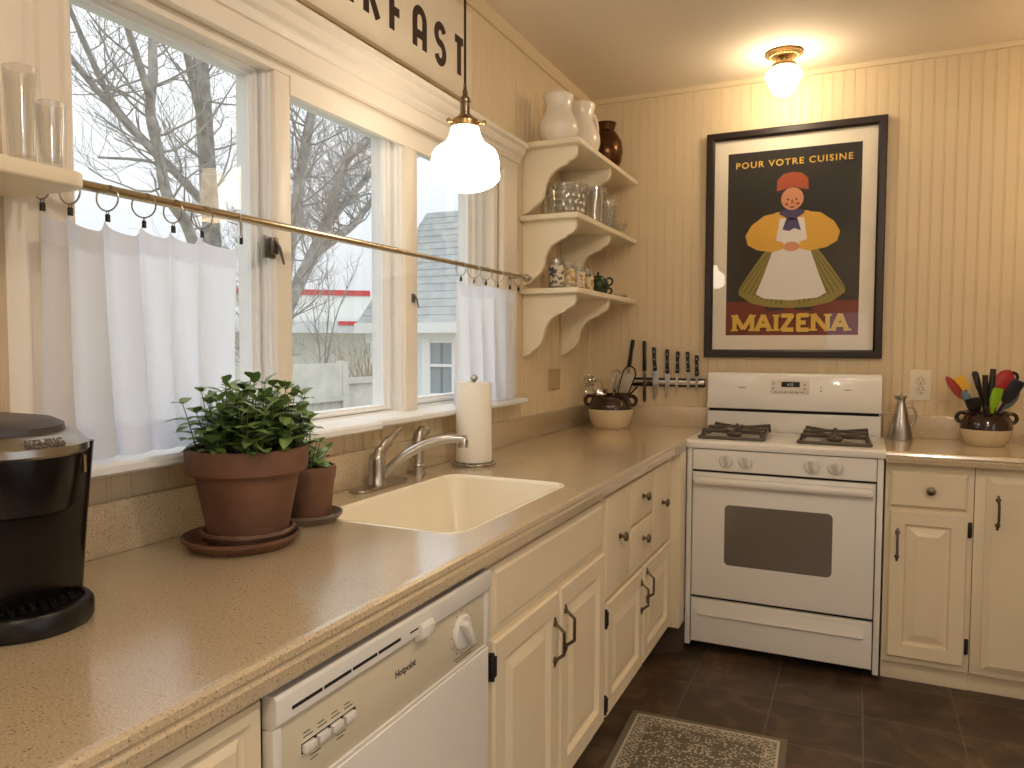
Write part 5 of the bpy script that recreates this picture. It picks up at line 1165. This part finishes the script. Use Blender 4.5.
# garage-like house seen through the far window
HB = mat('pale_blue_white_siding', C(226, 231, 238), .7); RF = mat('grey_roof_shingle', C(166, 170, 168), .9, var=.15, vscale=6)
t = thing('house', 'pale house with grey shingled roof outside the far window', 'house', (-3, 7, GZ))
m = MB(); m.box(-5.3, .6, 5.5, 9.1, GZ, 1.72)
for k in range(20): m.prism([(5.5, GZ+.12*k), (5.482, GZ+.12*k), (5.496, GZ+.12*k+.118), (5.5, GZ+.12*k+.118)], 'x', -5.3, .6)
m.prism([(5.5, 1.72), (9.1, 1.72), (7.3, 3.5)], 'x', -5.3, .6); m.build('walls', HB, t)
m = MB(); n = 16
for k in range(n):
    f0, f1 = k/n, (k+1)/n
    m.prism([(5.3+2.0*f0, 1.62+1.95*f0), (5.3+2.0*f0, 1.645+1.95*f0), (5.3+2.0*f1, 1.632+1.95*f1), (5.3+2.0*f1, 1.62+1.95*f1)], 'x', -5.45, .75)
m.prism([(9.3, 1.62), (7.3, 3.57), (7.3, 3.52), (9.25, 1.60)], 'x', -5.45, .75); m.build('roof', RF, t)
m = MB(); m.box(-5.45, .75, 5.25, 5.30, 1.50, 1.645); m.box(-5.45, .75, 5.30, 5.5, 1.50, 1.52); m.box(-5.4, .7, 5.46, 5.5, 1.36, 1.50); m.build('eave_boards', SASH, t)
m = MB(); yw = 5.43
for a in ((-4.40, -4.30, .64, 1.42), (-3.88, -3.78, .64, 1.42), (-4.40, -3.78, 1.421, 1.52), (-4.42, -3.76, .56, .639), (-4.269, -3.911, 1.02, 1.06), (-4.299, -4.27, .641, 1.419), (-3.91, -3.881, .641, 1.419)): m.box(a[0], a[1], yw, 5.49, a[2], a[3])
w_ = m.build('window_frame', SASH, t)
m = MB(); m.box(-4.28, -3.90, 5.462, 5.468, .64, 1.42); m.box(-4.11, -4.07, 5.461, 5.4625, .64, 1.42, 1); m.build('panes', [mat('grey_window_pane', C(150, 160, 164), .1), mat('grey_curtain_gap', C(116, 126, 130), .5)], w_)
# store building far off with red bands
t = thing('store_building', 'distant white flat building with red bands beyond the fence', 'building', (-25, 29.5, GZ))
q = Matrix.Rotation(math.atan2(.62, .784), 3, 'Z'); c0 = Vector((-25, 29.5, 0))
def rb(m, *a): 
    k = len(m.v); m.box(*a); m.v[k:] = [tuple(q @ Vector(v)+c0) for v in m.v[k:]]
m = MB(); rb(m, -7, 1.95, 0, 6, GZ, 4.1); m.build('walls', mat('pale_store_wall', C(224, 226, 220), .8), t)
m = MB(); rb(m, -7, 1.95, -.06, 0, 4.1, 4.40); rd = mat('faded_red_band', C(196, 74, 74), .7); m.build('red_band', rd, t)
m = MB(); rb(m, -7, 3.5, -2.2, -.2, 2.0, 2.6); rb(m, -6.6, -6.3, -2, -1.7, GZ, 2.0); rb(m, 2.8, 3.1, -2, -1.7, GZ, 2.0); m.build('canopy', mat('pale_grey_canopy', C(200, 204, 206), .8), t)
m = MB(); rb(m, .2, 3.5, -2.26, -2.2, 2.42, 2.62); m.build('red_canopy_edge', rd, t)
t = thing('fence', 'weathered pale board fence outside the middle window', 'fence', (-4, 2, GZ)); FNC = mat('weathered_fence_boards', C(198, 196, 188), .9, var=.14, vscale=5)
m = MB(); k = 0; y = -3.
while y < 3.05: m.box(-4.03, -4.0, y, min(y+.135, 3.06), GZ, .74+.012*(k % 3)); y += .14; k += 1
m.box(-4.0, -3.97, -3, 3.06, .74, 1.12); m.box(-4.0, -3.95, -3, 3.06, .70, .76); m.build('boards', FNC, t)
m = MB(); m.box(-4.06, -3.96, 3.06, 3.16, GZ, 1.14); m.build('post', FNC, t)
m = MB(); m.box(-4.03, -4.0, 3.16, 3.75, GZ, .93); m.box(-4.0, -3.96, 3.16, 3.75, .88, .95); m.build('low_panel', FNC, t)

# ================================================================ sky, camera, exposure
W = bpy.data.worlds.new('overcast_sky'); bpy.context.scene.world = W; W.use_nodes = True
bg = W.node_tree.nodes['Background']; bg.inputs[0].default_value = (.93, .96, 1.0, 1)
wn = W.node_tree; tc = wn.nodes.new('ShaderNodeTexCoord'); sx = wn.nodes.new('ShaderNodeSeparateXYZ'); wn.links.new(tc.outputs['Generated'], sx.inputs[0])
mr = wn.nodes.new('ShaderNodeMapRange'); mr.inputs[1].default_value = 0; mr.inputs[2].default_value = 1; mr.inputs[3].default_value = .82; mr.inputs[4].default_value = 2.5   # overcast sky: the zenith about three times the horizon
wn.links.new(sx.outputs['Z'], mr.inputs[0]); wn.links.new(mr.outputs[0], bg.inputs[1])
cam = bpy.data.cameras.new('camera'); co = bpy.data.objects.new('camera', cam); col.objects.link(co)
co.location = (1.2843, -3.7109, 1.3076); cam.sensor_fit = 'HORIZONTAL'; cam.sensor_width = 36; cam.lens = 743.59*36/1024; cam.clip_start = .02
co.rotation_euler = (Matrix.Rotation(.4356, 4, 'Z') @ Matrix.Rotation(PI/2-.05, 4, 'X') @ Matrix.Rotation(.0032, 4, 'Z')).to_euler()
bpy.context.scene.camera = co
vs = bpy.context.scene.view_settings; vs.view_transform = 'Standard'; vs.look = 'None'; vs.exposure = .32; vs.gamma = 1.; vs.use_curve_mapping = False
